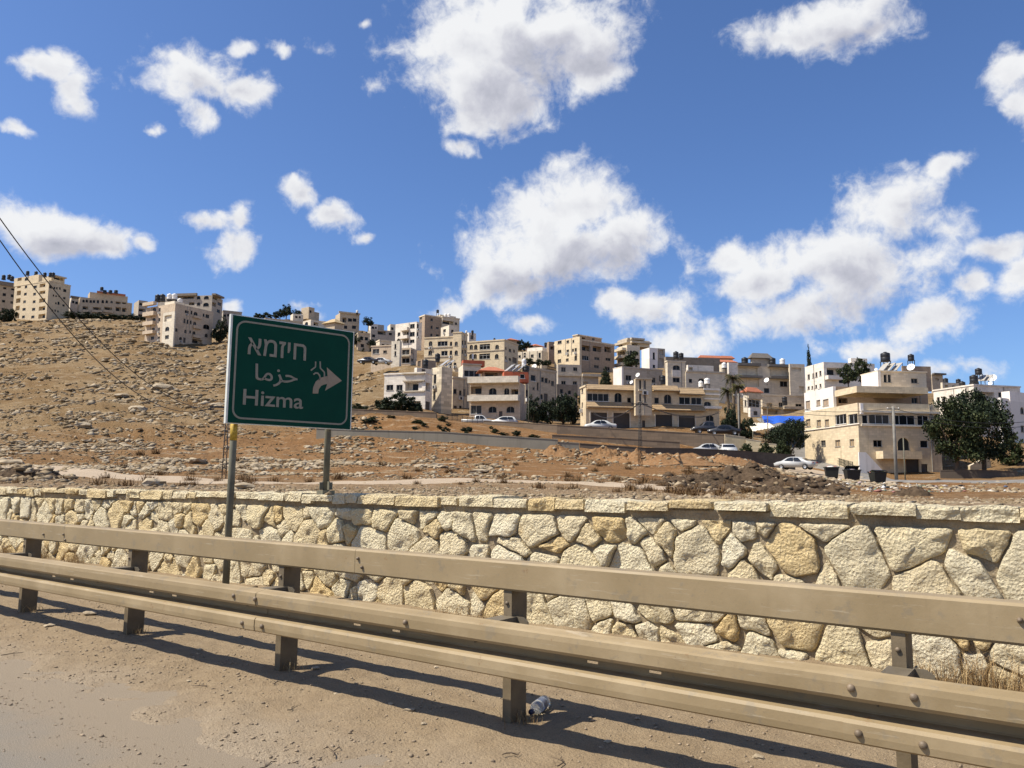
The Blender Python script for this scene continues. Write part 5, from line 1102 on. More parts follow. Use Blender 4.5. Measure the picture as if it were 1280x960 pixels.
u = up(B, 1128, 1130, 1164, 457.3, 484, 113, 'brown', 'roof_room', .5); u.finish()
mb = MB(); q0 = B.loc('R', .4, -.2, -1.2)             # outside stair with a solid white parapet at the corner
sx0 = B.face_s('R', 1066, 570); mb.prism([(0, 3.0), (.9, 3.0), (3.2, .6), (3.2, -2.5), (0, -2.5)], lambda u_, z, d: (B.off.x + u_ - .9, d, B.off.z + z - .4), -1.45, -1.25); mb.build('stair_parapet', M['b_render'], B.root)
for i in range(8): mb = MB(); mb.box(B.off.x - .1 + i*.29, -1.24, -2.5, B.off.x + .18 + i*.29, -.01, 2.1 - i*.26 - .4); mb.build('step', M['slab'], B.root)
tank(1107, 455, 440, 109, 'large black tank on a high stand on the roof of the big corner house', stand=.22, wide=.95); tank(1139, 454, 442.5, 113, 'small black tank on a stand on the roof of the big corner house', stand=.3, wide=.9)
for x in (1105, 1112.5, 1121): solar(x, 463, 108, 'pale solar collector under the tanks on the roof of the big corner house', .45)
dish(1139, 459.5, 107, .75, 'large pale satellite dish on the roof of the big corner house'); dish(1095, 462, 106, .3, 'small white satellite dish on the white roof room of the big corner house')
b = bld('white house with a row of small square windows behind the big dark tree', 1168, 1221, 1277, 482, 548, 135, 14, 'white'); b.win('L', (1171,496.5,1174.7,503), (1178,495.5,1181.7,502.3), (1186.5,494,1190.2,501), (1195,493,1199,500), (1203.7,492,1207.3,498.5), (1213,490.5,1216.7,497.3), (1212,507,1220,514.3,'b')).win('R', (1226,490,1243,499,'o'), (1248,490.5,1252.3,496.3), (1259,491,1267.3,497.3), (1226,506,1240,514,'o')).parapet(.25).finish()
tank(1223.5, 471, 460, 139, 'black tank on a stand on the white house with a row of square windows', stand=.28, wide=1.0); tank(1217.5, 478, 468.5, 138, 'fat black tank beside the stand on the white house with a row of square windows', wide=1.0); tank(1203, 485, 476.5, 142, 'black tank at the far end of the white house with a row of square windows', wide=.85)
for x in (1228, 1234): solar(x, 476, 139, 'pale solar collector on the white house with a row of square windows', .7)
dish(1241, 473, 140, 1.0, 'grey satellite dish on the white house with a row of square windows'); dish(1238, 479.5, 137, .5, 'small white satellite dish on the white house with a row of square windows')
b = bld('bright white house with arched windows right of the big dark tree', 1253.5, 1266, 1302, 489, 552, 118, 30, 'render'); b.win('L', (1260,510,1264.3,518.3,'a')).win('R', (1275.5,509,1280,517.3,'a'), (1276,532,1280.3,540)).finish(); u = up(b, 1253, 1254, 1267, 497, 552, 117, None, 'wall', 4); u.finish()
b = bld('small brown roofed house far behind between the corner house and the white row', 1164, 1166, 1179, 468, 492, 200, 15, 'tan'); b.win('R', (1169,473,1174,476,'o')).ledge('R', 1165, 466.5, 1180, 468.4, .8, M['greyroof'], 'roof_edge').finish(False)
b = bld('cluster house with cream terraces far behind the white row', 1176, 1179, 1200, 478, 496, 190, 15, 'cream'); b.win('R', (1181,481,1185,484.5,'o'), (1190,482,1194,485)).finish(False)
tank(1182, 478.5, 472.5, 192, 'black tank on the far cream terrace house', wide=1.0); tank(1198, 479, 473.5, 192, 'black tank on the far cream terrace house', wide=1.0)
# ------------------------------------------------------------------ ground under the town
T.fit(); build_terrain()
M['track'] = soil_mat('pale_dirt_track', [(.32,.24,.165), (.385,.30,.21), (.35,.27,.19), (.44,.36,.265)], .35)
M['lane'] = varied('worn_asphalt_lane', (.19,.175,.155), .9, .2, 1.2, bump=.2, bscale=12)
draped('dirt_track', [P(-60,586,56), P(30,589,50), P(160,597,40), P(300,604,32), P(450,604,34), P(640,602,37), P(800,608,34), P(900,611,33)], 5.0, M['track'], .06, 120)
draped('dirt_lot', [P(930,578,104), P(990,584,98), P(1040,594,88), P(1090,602,82)], 9, M['track'], .07, 40)
draped('lane', [P(965,560,136), P(1005,572,117), P(1040,582,105), P(1075,592,95), P(1112,599,87), P(1160,601,84), P(1230,602,83), P(1330,603,82)], 5.0, M['lane'], .14, 80)

def ground_at(px, Y): q = P(px, 500, Y); return Vector((q.x, q.y, T.z(q.x, q.y)))
# ------------------------------------------------------------------ walls and fences of the lower terraces
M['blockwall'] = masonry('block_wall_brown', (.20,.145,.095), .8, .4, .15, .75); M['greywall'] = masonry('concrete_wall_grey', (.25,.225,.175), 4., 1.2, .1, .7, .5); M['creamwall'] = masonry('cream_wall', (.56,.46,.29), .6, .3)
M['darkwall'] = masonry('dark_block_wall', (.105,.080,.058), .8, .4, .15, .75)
def wall_line(name, label, pts, mat, th=.3, cat='wall'):
    """pts: (px, y of the top, y of the foot, distance)"""
    o = empty(name, P(pts[0][0], pts[0][2], pts[0][3])); tag(o, label, cat); L0 = Vector(o.location); mb = MB(); vs = []
    for i, (px, yt, yb, Y) in enumerate(pts):
        a = P(px, yb, Y); zt = P(px, yt, Y).z; nx = P(pts[min(i+1, len(pts)-1)][0], yb, pts[min(i+1, len(pts)-1)][3]) - P(pts[max(i-1, 0)][0], yb, pts[max(i-1, 0)][3]); nx.z = 0; nx.normalize(); s = Vector((-nx.y, nx.x, 0)) * th
        zb = min(a.z, T.z(a.x, a.y)) - 1.2
        vs += [(a.x-L0.x, a.y-L0.y, zb-L0.z), (a.x-L0.x, a.y-L0.y, zt-L0.z), (a.x+s.x-L0.x, a.y+s.y-L0.y, zt-L0.z), (a.x+s.x-L0.x, a.y+s.y-L0.y, zb-L0.z)]
    n = len(pts); fs = [(0,1,2,3), (4*(n-1), 4*(n-1)+3, 4*(n-1)+2, 4*(n-1)+1)]
    for i in range(n-1):
        for k in range(4): fs.append((4*i+k, 4*i+(k+1)%4, 4*(i+1)+(k+1)%4, 4*(i+1)+k))
    mb.add(vs, fs); w = mb.build('wall_body', mat, o)
    mb = MB()
    for i in range(n-1):
        a, b = Vector(vs[4*i+1]), Vector(vs[4*i+5]); c, d = Vector(vs[4*i+2]), Vector(vs[4*i+6]); s = (c-a).normalized()*.04; u = Vector((0,0,.09)); e = Vector((0,0,.003))
        q = [a-s+e, b-s+e, d+s+e, c+s+e]; mb.add(q + [v+u for v in q], [(0,3,2,1),(4,5,6,7),(0,1,5,4),(1,2,6,5),(2,3,7,6),(3,0,4,7)])
    mb.build('coping', M['slab'] if mat in (M['creamwall'],) else mat, o); return o
wall_line('garden_wall', 'long brown block garden wall below the white house and the dark shrub', [(395,509,522,116), (445,512,525,115), (545,516,530,113)], M['blockwall'])
wall_line('garden_wall', 'low brown wall with a gate post below the balcony house', [(604,526.5,538,112), (655,529,541,110), (702,532,546,108)], M['blockwall'])
wall_line('retaining_wall', 'stained grey concrete retaining wall across the orange field', [(395,536,550,92), (440,538,553,91), (553,540.5,557,89), (620,545,560,88), (697,550,563,87)], M['greywall'])
wall_line('retaining_wall', 'short lower end section of the grey concrete wall beside the earth mounds', [(697.5,553,564,87.2), (724,554.5,566,87)], M['greywall'])
wall_line('retaining_wall', 'tall brown retaining wall in front of the long shop building', [(696,531.5,553,107), (760,535.5,557,106), (805,538.5,560,105), (860,541.5,562,104), (906,544,564,103)], M['blockwall'])
wall_line('retaining_wall', 'middle step of the brown retaining wall below the shops', [(690,544,560,100), (770,548,562,99), (850,553,566,98)], M['blockwall'])
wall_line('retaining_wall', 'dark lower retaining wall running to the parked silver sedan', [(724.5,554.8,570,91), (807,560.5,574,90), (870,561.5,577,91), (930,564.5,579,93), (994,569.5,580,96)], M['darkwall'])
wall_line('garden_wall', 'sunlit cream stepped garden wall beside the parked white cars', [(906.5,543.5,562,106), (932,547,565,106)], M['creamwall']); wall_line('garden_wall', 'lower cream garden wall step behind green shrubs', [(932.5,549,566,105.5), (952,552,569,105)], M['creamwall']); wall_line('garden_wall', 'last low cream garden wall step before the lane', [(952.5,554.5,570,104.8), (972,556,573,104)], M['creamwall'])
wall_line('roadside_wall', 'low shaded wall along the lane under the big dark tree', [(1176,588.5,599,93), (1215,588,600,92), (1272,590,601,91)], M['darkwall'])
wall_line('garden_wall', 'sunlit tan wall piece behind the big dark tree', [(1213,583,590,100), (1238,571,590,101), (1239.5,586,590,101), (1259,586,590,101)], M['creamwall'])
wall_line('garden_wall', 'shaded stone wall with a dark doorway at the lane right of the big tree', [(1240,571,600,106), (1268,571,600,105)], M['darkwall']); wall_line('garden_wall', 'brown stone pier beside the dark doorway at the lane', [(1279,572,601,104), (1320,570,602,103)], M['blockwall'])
def fence(label, pts, n, hpx_top, mat=None):
    o = empty('metal_fence', P(pts[0][0], pts[0][1], pts[0][2])); tag(o, label, 'fence'); L0 = Vector(o.location); Q = []
    for i in range(n+1):
        f = i/n; px = pts[0][0]+(pts[1][0]-pts[0][0])*f; yb = pts[0][1]+(pts[1][1]-pts[0][1])*f; Y = pts[0][2]+(pts[1][2]-pts[0][2])*f; a = P(px, yb, Y); h = P(px, yb-hpx_top, Y).z - a.z; Q.append((a-L0, h))
        mb = MB(); d = a-L0; mb.box(d.x-.04, d.y-.04, d.z-1.2, d.x+.04, d.y+.04, d.z+h); mb.build('fence_post', mat or M['iron'], o)
    for k in (.15, .55, .95):
        mb = MB(); mb.tube([(p.x, p.y, p.z+h*k) for p, h in Q], .025, 5); mb.build('rail', mat or M['iron'], o)
    mb = MB()
    for i in range(n*6):
        f = i/6; k = int(f); u = f-k; p = Q[k][0].lerp(Q[min(k+1, n)][0], u); h = Q[k][1]; mb.box(p.x-.02, p.y-.012, p.z+.05, p.x+.02, p.y+.012, p.z+h*.97)
    tag(mb.build('bars', mat or M['iron'], o), kind='stuff'); return o
fence('dark metal fence between the brown garden walls', [(546, 529, 113), (603, 533, 112)], 9, 11)
fence('grey metal railing at the foot of the white side wall of the corner house', [(1028, 576, 110), (1066, 586, 101)], 7, 9, M['galv'])

# ------------------------------------------------------------------ cars
def paint(name, c): t = NT(name); t.col(c); t.b.inputs['Coat Weight'].default_value = .5; return t.done(.35)
M['car_white'] = paint('car_paint_white', (.52,.51,.48)); M['car_silver'] = paint('car_paint_silver', (.42,.42,.41)); M['car_dark'] = paint('car_paint_dark', (.025,.025,.03)); M['tyre'] = varied('tyre_rubber', (.015,.015,.015), .9); M['rim'] = varied('wheel_rim', (.45,.45,.45), .4, .1, 5, .6)
t = NT('car_glass'); t.col((.012,.014,.016)); M['carglass'] = t.done(.08, spec=.6); M['lampred'] = varied('tail_lamp', (.35,.02,.015), .3); M['lampw'] = varied('head_lamp', (.7,.7,.66), .2)
def car(px, Y, heading, mat, label, kind='sedan', z=None, group=None):
    g = ground_at(px, Y); o = empty('parked_car', (g.x, g.y, g.z if z is None else z), R(heading)); tag(o, label, 'car', group); W = .86
    side = {'sedan': [(-2.2,.42),(-2.22,.78),(-2.1,.92),(-1.5,.97),(-.85,1.36),(-.4,1.44),(.35,1.43),(.75,1.33),(1.35,.96),(1.95,.84),(2.2,.68),(2.22,.40),(1.9,.26),(-1.9,.26)],
            'hatch': [(-1.9,.42),(-1.95,.85),(-1.75,1.02),(-1.5,1.40),(-1.1,1.48),(.2,1.47),(.6,1.36),(1.15,1.0),(1.75,.86),(1.95,.68),(1.97,.40),(1.7,.26),(-1.7,.26)],
            'pickup': [(-2.5,.55),(-2.5,1.02),(-.55,1.02),(-.5,1.62),(-.2,1.72),(.55,1.70),(.85,1.55),(1.25,1.08),(2.2,.98),(2.45,.8),(2.48,.5),(2.2,.36),(-2.3,.36)]}[kind]
    mb = MB(); n = len(side); top = 1.0
    wid = lambda z: W if z < 1.0 else W - (z-1.0)*.38
    vs = [(x, -wid(z), z) for x, z in side] + [(x, wid(z), z) for x, z in side]
    fs = [tuple(range(n)), tuple(range(2*n-1, n-1, -1))] + [(i, n+i, n+(i+1)%n, (i+1)%n) for i in range(n)]
    mb.add(vs, fs); me = mb.mesh('body', mat); mb.fix(me)
    bm = bmesh.new(); bm.from_mesh(me); bmesh.ops.bevel(bm, geom=[e for e in bm.edges], offset=.045, segments=2, affect='EDGES', clamp_overlap=True); bmesh.ops.triangulate(bm, faces=[f for f in bm.faces if len(f.verts) > 4]); bm.to_mesh(me); bm.free(); me.polygons.foreach_set('use_smooth', [True]*len(me.polygons)); body = link('body', me, o)
    def pane(pts, name='window'):
        mb = MB(); mb.add(pts, [tuple(range(len(pts)))]); mb.build(name, M['carglass'], o)
    gl = {'sedan': [[(-.92,1.0),(-.55,1.33),(-.05,1.37),(-.05,1.0)], [(.02,1.0),(.02,1.37),(.33,1.36),(.62,1.27),(.98,1.0)]], 'hatch': [[(-1.45,1.05),(-1.25,1.37),(-.55,1.41),(-.55,1.05)], [(-.48,1.05),(-.48,1.41),(.18,1.40),(.5,1.3),(.85,1.05)]], 'pickup': [[(-.4,1.12),(-.35,1.55),(.15,1.63),(.15,1.12)], [(.22,1.12),(.22,1.63),(.5,1.61),(.72,1.5),(1.0,1.12)]]}[kind]
    for sg in (-1, 1):
        for q in gl: pane([(x, sg*(wid(z)+.012), z) for x, z in q])
    fr = {'sedan': ((.82,1.28,1.30,.995), (-.93,1.30,-1.45,1.0)), 'hatch': ((.66,1.33,1.11,1.025), (-1.53,1.36,-1.74,1.05)), 'pickup': ((.88,1.53,1.22,1.11), (-.515,1.58,-.54,1.1))}[kind]
    for (x0, z0, x1, z1), nm in zip(fr, ('windscreen', 'rear_window')):
        s = 1 if nm == 'windscreen' else -1; pane([(x0+s*.03, -wid(z0)+.1, z0+.02), (x0+s*.03, wid(z0)-.1, z0+.02), (x1+s*.03, wid(z1)-.08, z1+.02), (x1+s*.03, -wid(z1)+.08, z1+.02)], nm)
    xs = (1.35, -1.35) if kind != 'pickup' else (1.5, -1.55)
    for x in xs:
        for sg in (-1, 1):
            mb = MB(); mb.lathe([(.16,-.1),(.30,-.1),(.32,-.06),(.32,.06),(.30,.1),(.16,.1)], 16); wh = mb.build('wheel', M['tyre'], o, (x, sg*(W-.07), .31), (math.pi/2, 0, 0))
            mb = MB(); mb.lathe([(.001,-.09),(.17,-.09),(.19,-.105),(.19,.105),(.17,.09),(.001,.09)], 14); mb.build('rim', M['rim'], wh)
    fx = max(x for x, z in side); bx = min(x for x, z in side)
    for sg in (-1, 1):
        mb = MB(); mb.box(fx-.16, sg*.62-.18, .60, fx+.012, sg*.62+.18, .74); mb.build('headlight', M['lampw'], o); mb = MB(); mb.box(bx-.012, sg*.66-.14, .72, bx+.1, sg*.66+.14, .86); mb.build('tail_light', M['lampred'], o)
    return o
def wtop(px, yb, Y): return P(px, yb, Y).z
car(750, 109.5, 178, M['car_white'], 'white sedan parked before the roller shutters of the shop building', z=wtop(750, 538.5, 109.5))
car(631, 117, 172, M['car_white'], 'white hatchback parked before the balcony house', 'hatch', z=wtop(631, 533.5, 117))
car(598, 118, 5, M['car_white'], 'white pickup parked left of the hatchback before the balcony house', 'pickup', z=wtop(598, 533.5, 118))
car(992, 91.5, 140, M['car_silver'], 'silver sedan parked on pale dirt at the end of the lane', z=wtop(992, 587, 91.5))
car(908, 97.5, -95, M['car_white'], 'white car facing the field in front of the cream stepped wall', 'hatch', z=wtop(908, 570, 97.5)); car(884, 100, 175, M['car_silver'], 'silver car half hidden behind the dark lower retaining wall', z=wtop(884, 569, 100))
car(904, 110, 172, M['car_dark'], 'dark sedan parked at the right end of the shop building', z=wtop(904, 544.5, 110)); car(886, 111, 178, M['car_dark'], 'dark pickup parked beside the dark sedan at the shop building', 'pickup', z=wtop(886, 542.5, 111))
car(475, 166, 170, M['car_white'], 'white car parked below the low pale house on the slope', z=wtop(475, 456, 166)); car(459, 166, 170, M['car_dark'], 'dark car parked behind the white car on the slope', z=wtop(459, 455, 166))

# ------------------------------------------------------------------ trees
def leaf_mat(name, c0, c1, c2):
    t = NT(name); rn = t.n('ShaderNodeNewGeometry').outputs['Random Per Island']; cc = t.ramp(rn, [(0, c0), (.55, c1), (1, c2)]); t.col(cc); return t.done(.7, spec=.2)
M['leaf'] = leaf_mat('olive_leaves', (.014,.022,.008), (.030,.042,.014), (.062,.070,.026)); M['leafd'] = leaf_mat('dark_leaves', (.010,.017,.009), (.020,.031,.014), (.040,.052,.022)); M['bark'] = varied('bark', (.12,.085,.055), .95, .35, 6, bump=.5, bscale=15); M['palmleaf'] = leaf_mat('palm_fronds', (.03,.04,.012), (.07,.075,.025), (.20,.15,.06))
def crown_mesh(name, seed, n_cl, per, leaf, mat, cone=False):
    rs = np.random.RandomState(seed); V_ = []
    cl = []
    while len(cl) < n_cl:
        p = rs.uniform(-1, 1, 3); r = np.linalg.norm(p)
        if cone:
            h = (p[2]+1)/2; lim = .95*(1-h)**.75*(.35+.65*min(1, h*5))
            if math.hypot(p[0], p[1]) > lim: continue
            cl.append((p[0], p[1], p[2], .16)); continue
        bul = .70 + .62*noise.noise(Vector((p[0]*1.8+seed, p[1]*1.8, p[2]*1.8)))
        if r > bul or r < .25 or p[2] < -.75: continue
        if r < .5 and rs.rand() < .6: continue
        cl.append((p[0], p[1], p[2], rs.uniform(.13, .27)))
    for (x, y, z, s) in cl:
        d = rs.normal(0, 1, (per, 3)); d /= np.linalg.norm(d, axis=1)[:, None]; c = np.array([x, y, z]) + d * s * rs.uniform(.35, 1, (per, 1)) * np.array([1, 1, .8])
        a = rs.normal(0, 1, (per, 3)); a /= np.linalg.norm(a, axis=1)[:, None]; b = np.cross(a, d + rs.normal(0, .5, (per, 3))); b /= np.maximum(np.linalg.norm(b, axis=1)[:, None], 1e-6)
        l = leaf * rs.uniform(.6, 1.4, (per, 1)); q = np.stack([c - a*l, c + b*l*.55, c + a*l, c - b*l*.55], 1); V_.append(q.reshape(-1, 3))
    V_ = np.vstack(V_); nq = len(V_)//4; me = bpy.data.meshes.new(name); me.vertices.add(len(V_)); me.vertices.foreach_set('co', V_.ravel()); me.loops.add(nq*4); me.loops.foreach_set('vertex_index', np.arange(nq*4, dtype=np.int32)); me.polygons.add(nq)
    me.polygons.foreach_set('loop_start', np.arange(0, nq*4, 4, dtype=np.int32)); me.polygons.foreach_set('loop_total', np.full(nq, 4, dtype=np.int32)); me.update(); me.materials.append(mat); return me
CR = [crown_mesh('crown', 3+i, 95, 34, .075, M['leaf']) for i in range(3)] + [crown_mesh('crown', 13+i, 95, 34, .07, M['leafd']) for i in range(3)]
CRB = [crown_mesh('crown', 31, 230, 42, .040, M['leafd']), crown_mesh('crown', 32, 230, 42, .040, M['leaf'])]
CONE = crown_mesh('crown', 41, 150, 30, .05, M['leafd'], True)
def tree(px, yb, yt, hw, Y, label, var=0, trunk=.22, cat='tree', name='tree', mesh=None, group=None):
    b = P(px, yb, Y); gz_ = T.z(b.x, b.y); top = P(px, yt, Y).z; rad = hw*Y/FPX/math.cos(math.atan((px-640)/FPX)); h = top-b.z
    o = empty(name, b); tag(o, label, cat, group); th = h*trunk; mb = MB(); r0 = max(.07, rad*.07)
    mb.tube([(0, 0, min(-.4, gz_-b.z-.6)), (rad*.04, 0, th), (0, rad*.05, th+h*.25)], [r0*1.3, r0, r0*.6], 8)
    for k in range(5):
        a = k*1.256+px; mb.tube([(rad*.03, 0, th*.9), (math.cos(a)*rad*.35, math.sin(a)*rad*.35, th+h*.25), (math.cos(a)*rad*.6, math.sin(a)*rad*.6, th+h*.45)], [r0*.55, r0*.35, r0*.15], 5)
    mb.build('trunk', M['bark'], o); ch = h-th*.75; c = link('crown', mesh or CR[var % 6], o, (0, 0, th*.75+ch*.5), (0, 0, px*.7)); c.scale = (rad*1.12, rad*1.12, ch*.58); return o
def bushes(lst, label, Y, var, group, cat='shrub', name='shrub'):
    rk = sorted(range(len(lst)), key=lambda i: -lst[i][3]*(lst[i][1]-lst[i][2])); wd = {2: ('larger', 'smaller'), 3: ('largest', 'medium sized', 'smallest')}.get(len(lst))
    for i, (px, yb, yt, hw) in enumerate(lst): tree(px, yb, yt, hw, Y + 1.5*(i % 2), (wd[rk.index(i)] + ' ' if wd else '') + label, var + i % 2, .06, cat, name, group=group)
bushes([(92,400,389,11), (108,401,390,12), (126,402,391,13), (146,403,392,13), (166,404,393,12), (182,404,395,8)], 'dark green shrub in the hedge under the hilltop apartment houses', 372, 3, 'hedge under the hilltop apartments')
bushes([(5,403,386,9), (14,403,384,6)], 'dark green tree beside the foot of the tall apartment tower', 376, 3, 'trees by the tower', 'tree', 'tree')
tree(275, 432, 397, 10, 283, 'dark green tree between the pinkish building and the sign edge', 3, .1)
bushes([(322,400,391,6), (333,399,390,7), (345,399,388.5,5.5), (371,397,387,6)], 'round dark tree on the ridge above the sign', 318, 4, 'ridge trees', 'tree', 'tree')
tree(357.5, 398, 380, 7.5, 320, 'tall dark tree clump standing highest on the ridge above the sign', 3, .1); tree(350, 398, 385.5, 5, 322, 'narrower dark tree touching the tall clump on the ridge', 4, .1)
tree(460, 412, 396, 7.5, 312, 'flat topped round pine on the ridge right of the sign', 3, .35); bushes([(447,432,415,9), (456,436,413,9), (468,438,424,9), (480,440,427,8), (452,447,432,7)], 'dark tree on the slope between the sign and the white apartment house', 272, 3, 'trees right of the sign', 'tree', 'tree')
bushes([(498,517,489,21), (480,517,497,14), (519,517,502,11)], 'dense dark green shrub before the white two storey house', 121, 3, 'shrubs by the white house'); tree(446, 517, 505, 12, 118, 'low grey green bush behind the brown garden wall', 0, .05, 'shrub', 'shrub')
bushes([(667,531,494,11), (684,532,496,14)], 'dark tree in front of the slanting tan house', 122, 3, 'trees by the slanting house', 'tree', 'tree'); bushes([(703,532,488,13), (716,533,491,11)], 'dark tree filling the gap left of the shop building', 130, 4, 'trees left of the shops', 'tree', 'tree')
tree(757, 484, 458, 9, 165, 'dark conifer beside the stepped grey house', mesh=CONE, trunk=.08); tree(789, 464, 440, 11, 218, 'olive green tree before the modern villa', 0, .12)
bushes([(662,457,447,7), (674,458,448.5,7), (684,458,449,6)], 'green bush behind the roof of the slanting tan house', 200, 4, 'bushes mid slope'); bushes([(651,440,423,8), (660,438,427,6)], 'dark tree on the skyline behind the second cream stone house', 250, 4, 'skyline trees mid', 'tree', 'tree')
tree(1011.5, 466, 430, 3.6, 172, 'slim dark cypress rising on the skyline', mesh=CONE, trunk=.04)
bushes([(912,548,506,10), (934,553,520,11), (924,550,530,9)], 'dark green bush under the palm trees', 114, 3, 'bushes under the palms'); tree(985, 575, 527, 24, 110, 'wide dark green tree beside the white canopy', mesh=CRB[0], trunk=.12)
bushes([(957,577,554,10), (978,579,554,10)], 'light green shrub along the last cream wall step', 101, 0, 'shrubs along the cream wall'); tree(932, 572, 556, 9, 103, 'small light green shrub beside the white car', 1, .05, 'shrub', 'shrub')
bushes([(1060,482,455,10.5), (1077,480,451,10)], 'green tree before the terrace of the white flat roofed house', 124, 0, 'terrace trees', 'tree', 'tree')
tree(1196, 594, 501, 31, 93, 'big dense dark tree beside the big corner house', mesh=CRB[1], trunk=.2); tree(1230, 593, 492, 30, 94.5, 'taller right half of the pair of big dark trees at the lane', mesh=CRB[0], trunk=.2); tree(1264, 592, 545, 13, 101, 'small green tree before the stone wall right of the big trees', 1, .15)
for i, (px, yb, yc, hw, Y) in enumerate([(918, 548, 472, 12, 122), (911, 546, 488, 9, 124), (924, 548, 483, 9, 120)]):
    b_ = P(px, yb, Y); zc = P(px, yc, Y).z - b_.z; rad = hw*Y/FPX; o = empty('palm_tree', b_); tag(o, ['tallest palm tree with a shaggy brown skirt beside the shop building', 'shorter left palm tree beside the shop building', 'shorter right palm tree beside the grey pole'][i], 'palm tree'); rr = random.Random(i)
    mb = MB(); mb.tube([(0,0,-1), (.05,0,zc*.5), (0,0,zc)], [.28,.24,.22], 9); mb.build('trunk', M['bark'], o); mb = MB()
    for k in range(46):
        az = rr.uniform(0, 6.28); up_ = rr.uniform(-.9, 1.1); L = rad*rr.uniform(.85, 1.25); dx, dy = math.cos(az), math.sin(az); pts = [(dx*L*f*math.cos(up_*.6), dy*L*f*math.cos(up_*.6), zc + L*(up_*f - .75*f*f)) for f in (0, .25, .5, .75, 1)]
        for s in range(4):
            (x0, y0, z0), (x1, y1, z1) = pts[s], pts[s+1]; w = .22*(1-.18*s)
            for kk in range(3):
                f = kk/3; x, y, z = x0+(x1-x0)*f, y0+(y1-y0)*f, z0+(z1-z0)*f
                for sg in (-1, 1): mb.add([(x, y, z), (x+dx*.10, y+dy*.10, z), (x+dx*.3-dy*sg*w*1.6, y+dy*.3+dx*sg*w*1.6, z-.16)], [(0,1,2)])
    mb.build('fronds', M['palmleaf'], o)

rs = random.Random(8)
for k in range(34):
    px = rs.uniform(430, 690); Y = rs.uniform(93, 104); g = ground_at(px, Y); yb = proj(g)[1] + .5; tree(px, yb, yb - rs.uniform(3, 8), rs.uniform(3, 8), Y, 'low olive green weed clump on the strip above the grey concrete wall', rs.randint(0, 5), .04, 'shrub', 'shrub', group='weeds above the concrete wall')
# ------------------------------------------------------------------ street things
M['conc'] = varied('pole_concrete', (.20,.185,.16), .9, .25, 2); M['wood'] = varied('pole_wood', (.13,.10,.07), .9, .3, 3); M['cable'] = varied('cable_rubber', (.012,.012,.013), .6)
def pole(px, yb, yt, Y, r, mat, label, arm=True):
    b = P(px, yb, Y); h = P(px, yt, Y).z-b.z; o = empty('utility_pole', b); tag(o, label, 'utility pole'); mb = MB(); mb.tube([(0,0,-1.2), (0,0,h)], [r, r*.75], 10); mb.build('mast', mat, o)
    if arm:
        mb = MB(); mb.box(-.7, -.05, h-.35, .7, .05, h-.25); a = mb.build('crossarm', mat, o)
        for x in (-.6, 0, .6): mb = MB(); mb.lathe([(.03,0),(.06,.04),(.05,.1),(.03,.14),(.001,.15)], 8, (x, 0, h-.25)); mb.build('insulator', M['whitetank'], a)
    return b + Vector((0, 0, h-.2))
p1 = pole(1120.5, 598, 508, 88, .19, M['conc'], 'thick grey utility pole standing before the big corner house'); p1b = pole(1131.5, 598, 547, 87.5, .07, M['galv'], 'thin metal pole beside the thick utility pole at the corner house', False)
p2 = pole(924.5, 566, 492, 112, .13, M['conc'], 'grey utility pole beside the palm trees'); p3 = pole(960.5, 560, 511, 110, .07, M['wood'], 'thin wooden pole before the blue tarpaulin', False); p4 = pole(660.5, 531, 480, 118, .06, M['galv'], 'pale lamp pole in front of the dark trees by the balcony house', False)
def lattice(px, yb, yt, Y, w, label):
    b = P(px, yb, Y); b.z = min(b.z, T.z(b.x, b.y)); h = P(px, yt, Y).z-b.z; o = empty('lattice_pole', b, .3); tag(o, label, 'utility pole'); n = 12
    for sx in (-1, 1):
        for sy in (-1, 1): mb = MB(); mb.tube([(sx*w, sy*w, -.6), (sx*w*.5, sy*w*.5, h)], .02, 5); mb.build('leg', M['iron'], o)
    mb = MB()
    for i in range(n):
        z0, z1 = h*i/n, h*(i+1)/n; k0, k1 = w*(1-.5*i/n), w*(1-.5*(i+1)/n)
        for a, c in (((-1,-1),(1,-1)), ((1,-1),(1,1)), ((1,1),(-1,1)), ((-1,1),(-1,-1))): mb.tube([(a[0]*k0, a[1]*k0, z0), (c[0]*k1, c[1]*k1, z1)], .009, 4)
    tag(mb.build('bracing', M['iron'], o), kind='stuff'); mb = MB(); mb.box(-.8, -.04, h-.2, .8, .04, h-.12); mb.build('crossarm', M['iron'], o); return b + Vector((0, 0, h-.1))
l1 = lattice(800.5, 587, 503, 72, .14, 'slim steel lattice pole standing on the earth mounds before the shops'); l2 = lattice(279.5, 604, 505, 38, .10, 'slim steel lattice pole partly hidden behind the sign edge')
def cable(a, b, sag, label, r=.02, n=24):
    a, b = Vector(a), Vector(b); pts = [a.lerp(b, i/n) - Vector((0, 0, sag*4*(i/n)*(1-i/n))) for i in range(n+1)]; mb = MB(); L0 = pts[0].copy(); mb.tube([p-L0 for p in pts], r, 5); o = mb.build('cable', M['cable'], None, L0); tag(o, label, 'cable', 'overhead cables'); return o
LW = 'overhead power cable sloping down from the upper left past the hilltop tower'
for (x0, y0, dx, sg) in ((-26, 262, -.55, 1.75), (-26, 236, .55, 1.75)):
    cable(P(x0, y0, 17), l2 + Vector((dx, 0, 0)), sg, LW, .014, 40)
for dz, sg in ((0, .9), (.45, 1.2)):
    cable(l1 + Vector((0, 0, dz*.3)), G.C + G.dR*1.0 + Vector((0, -1.2, 2.4+dz*.6)), sg, 'thin cable from the lattice pole to the left end of the shop building', .03); cable(l1 + Vector((0, 0, dz*.3)), G.C + G.dR*G.wR*.99 + Vector((0, -1.4, 3.0+dz*.5)), sg, 'thin cable from the lattice pole to the right end of the shop building', .03)
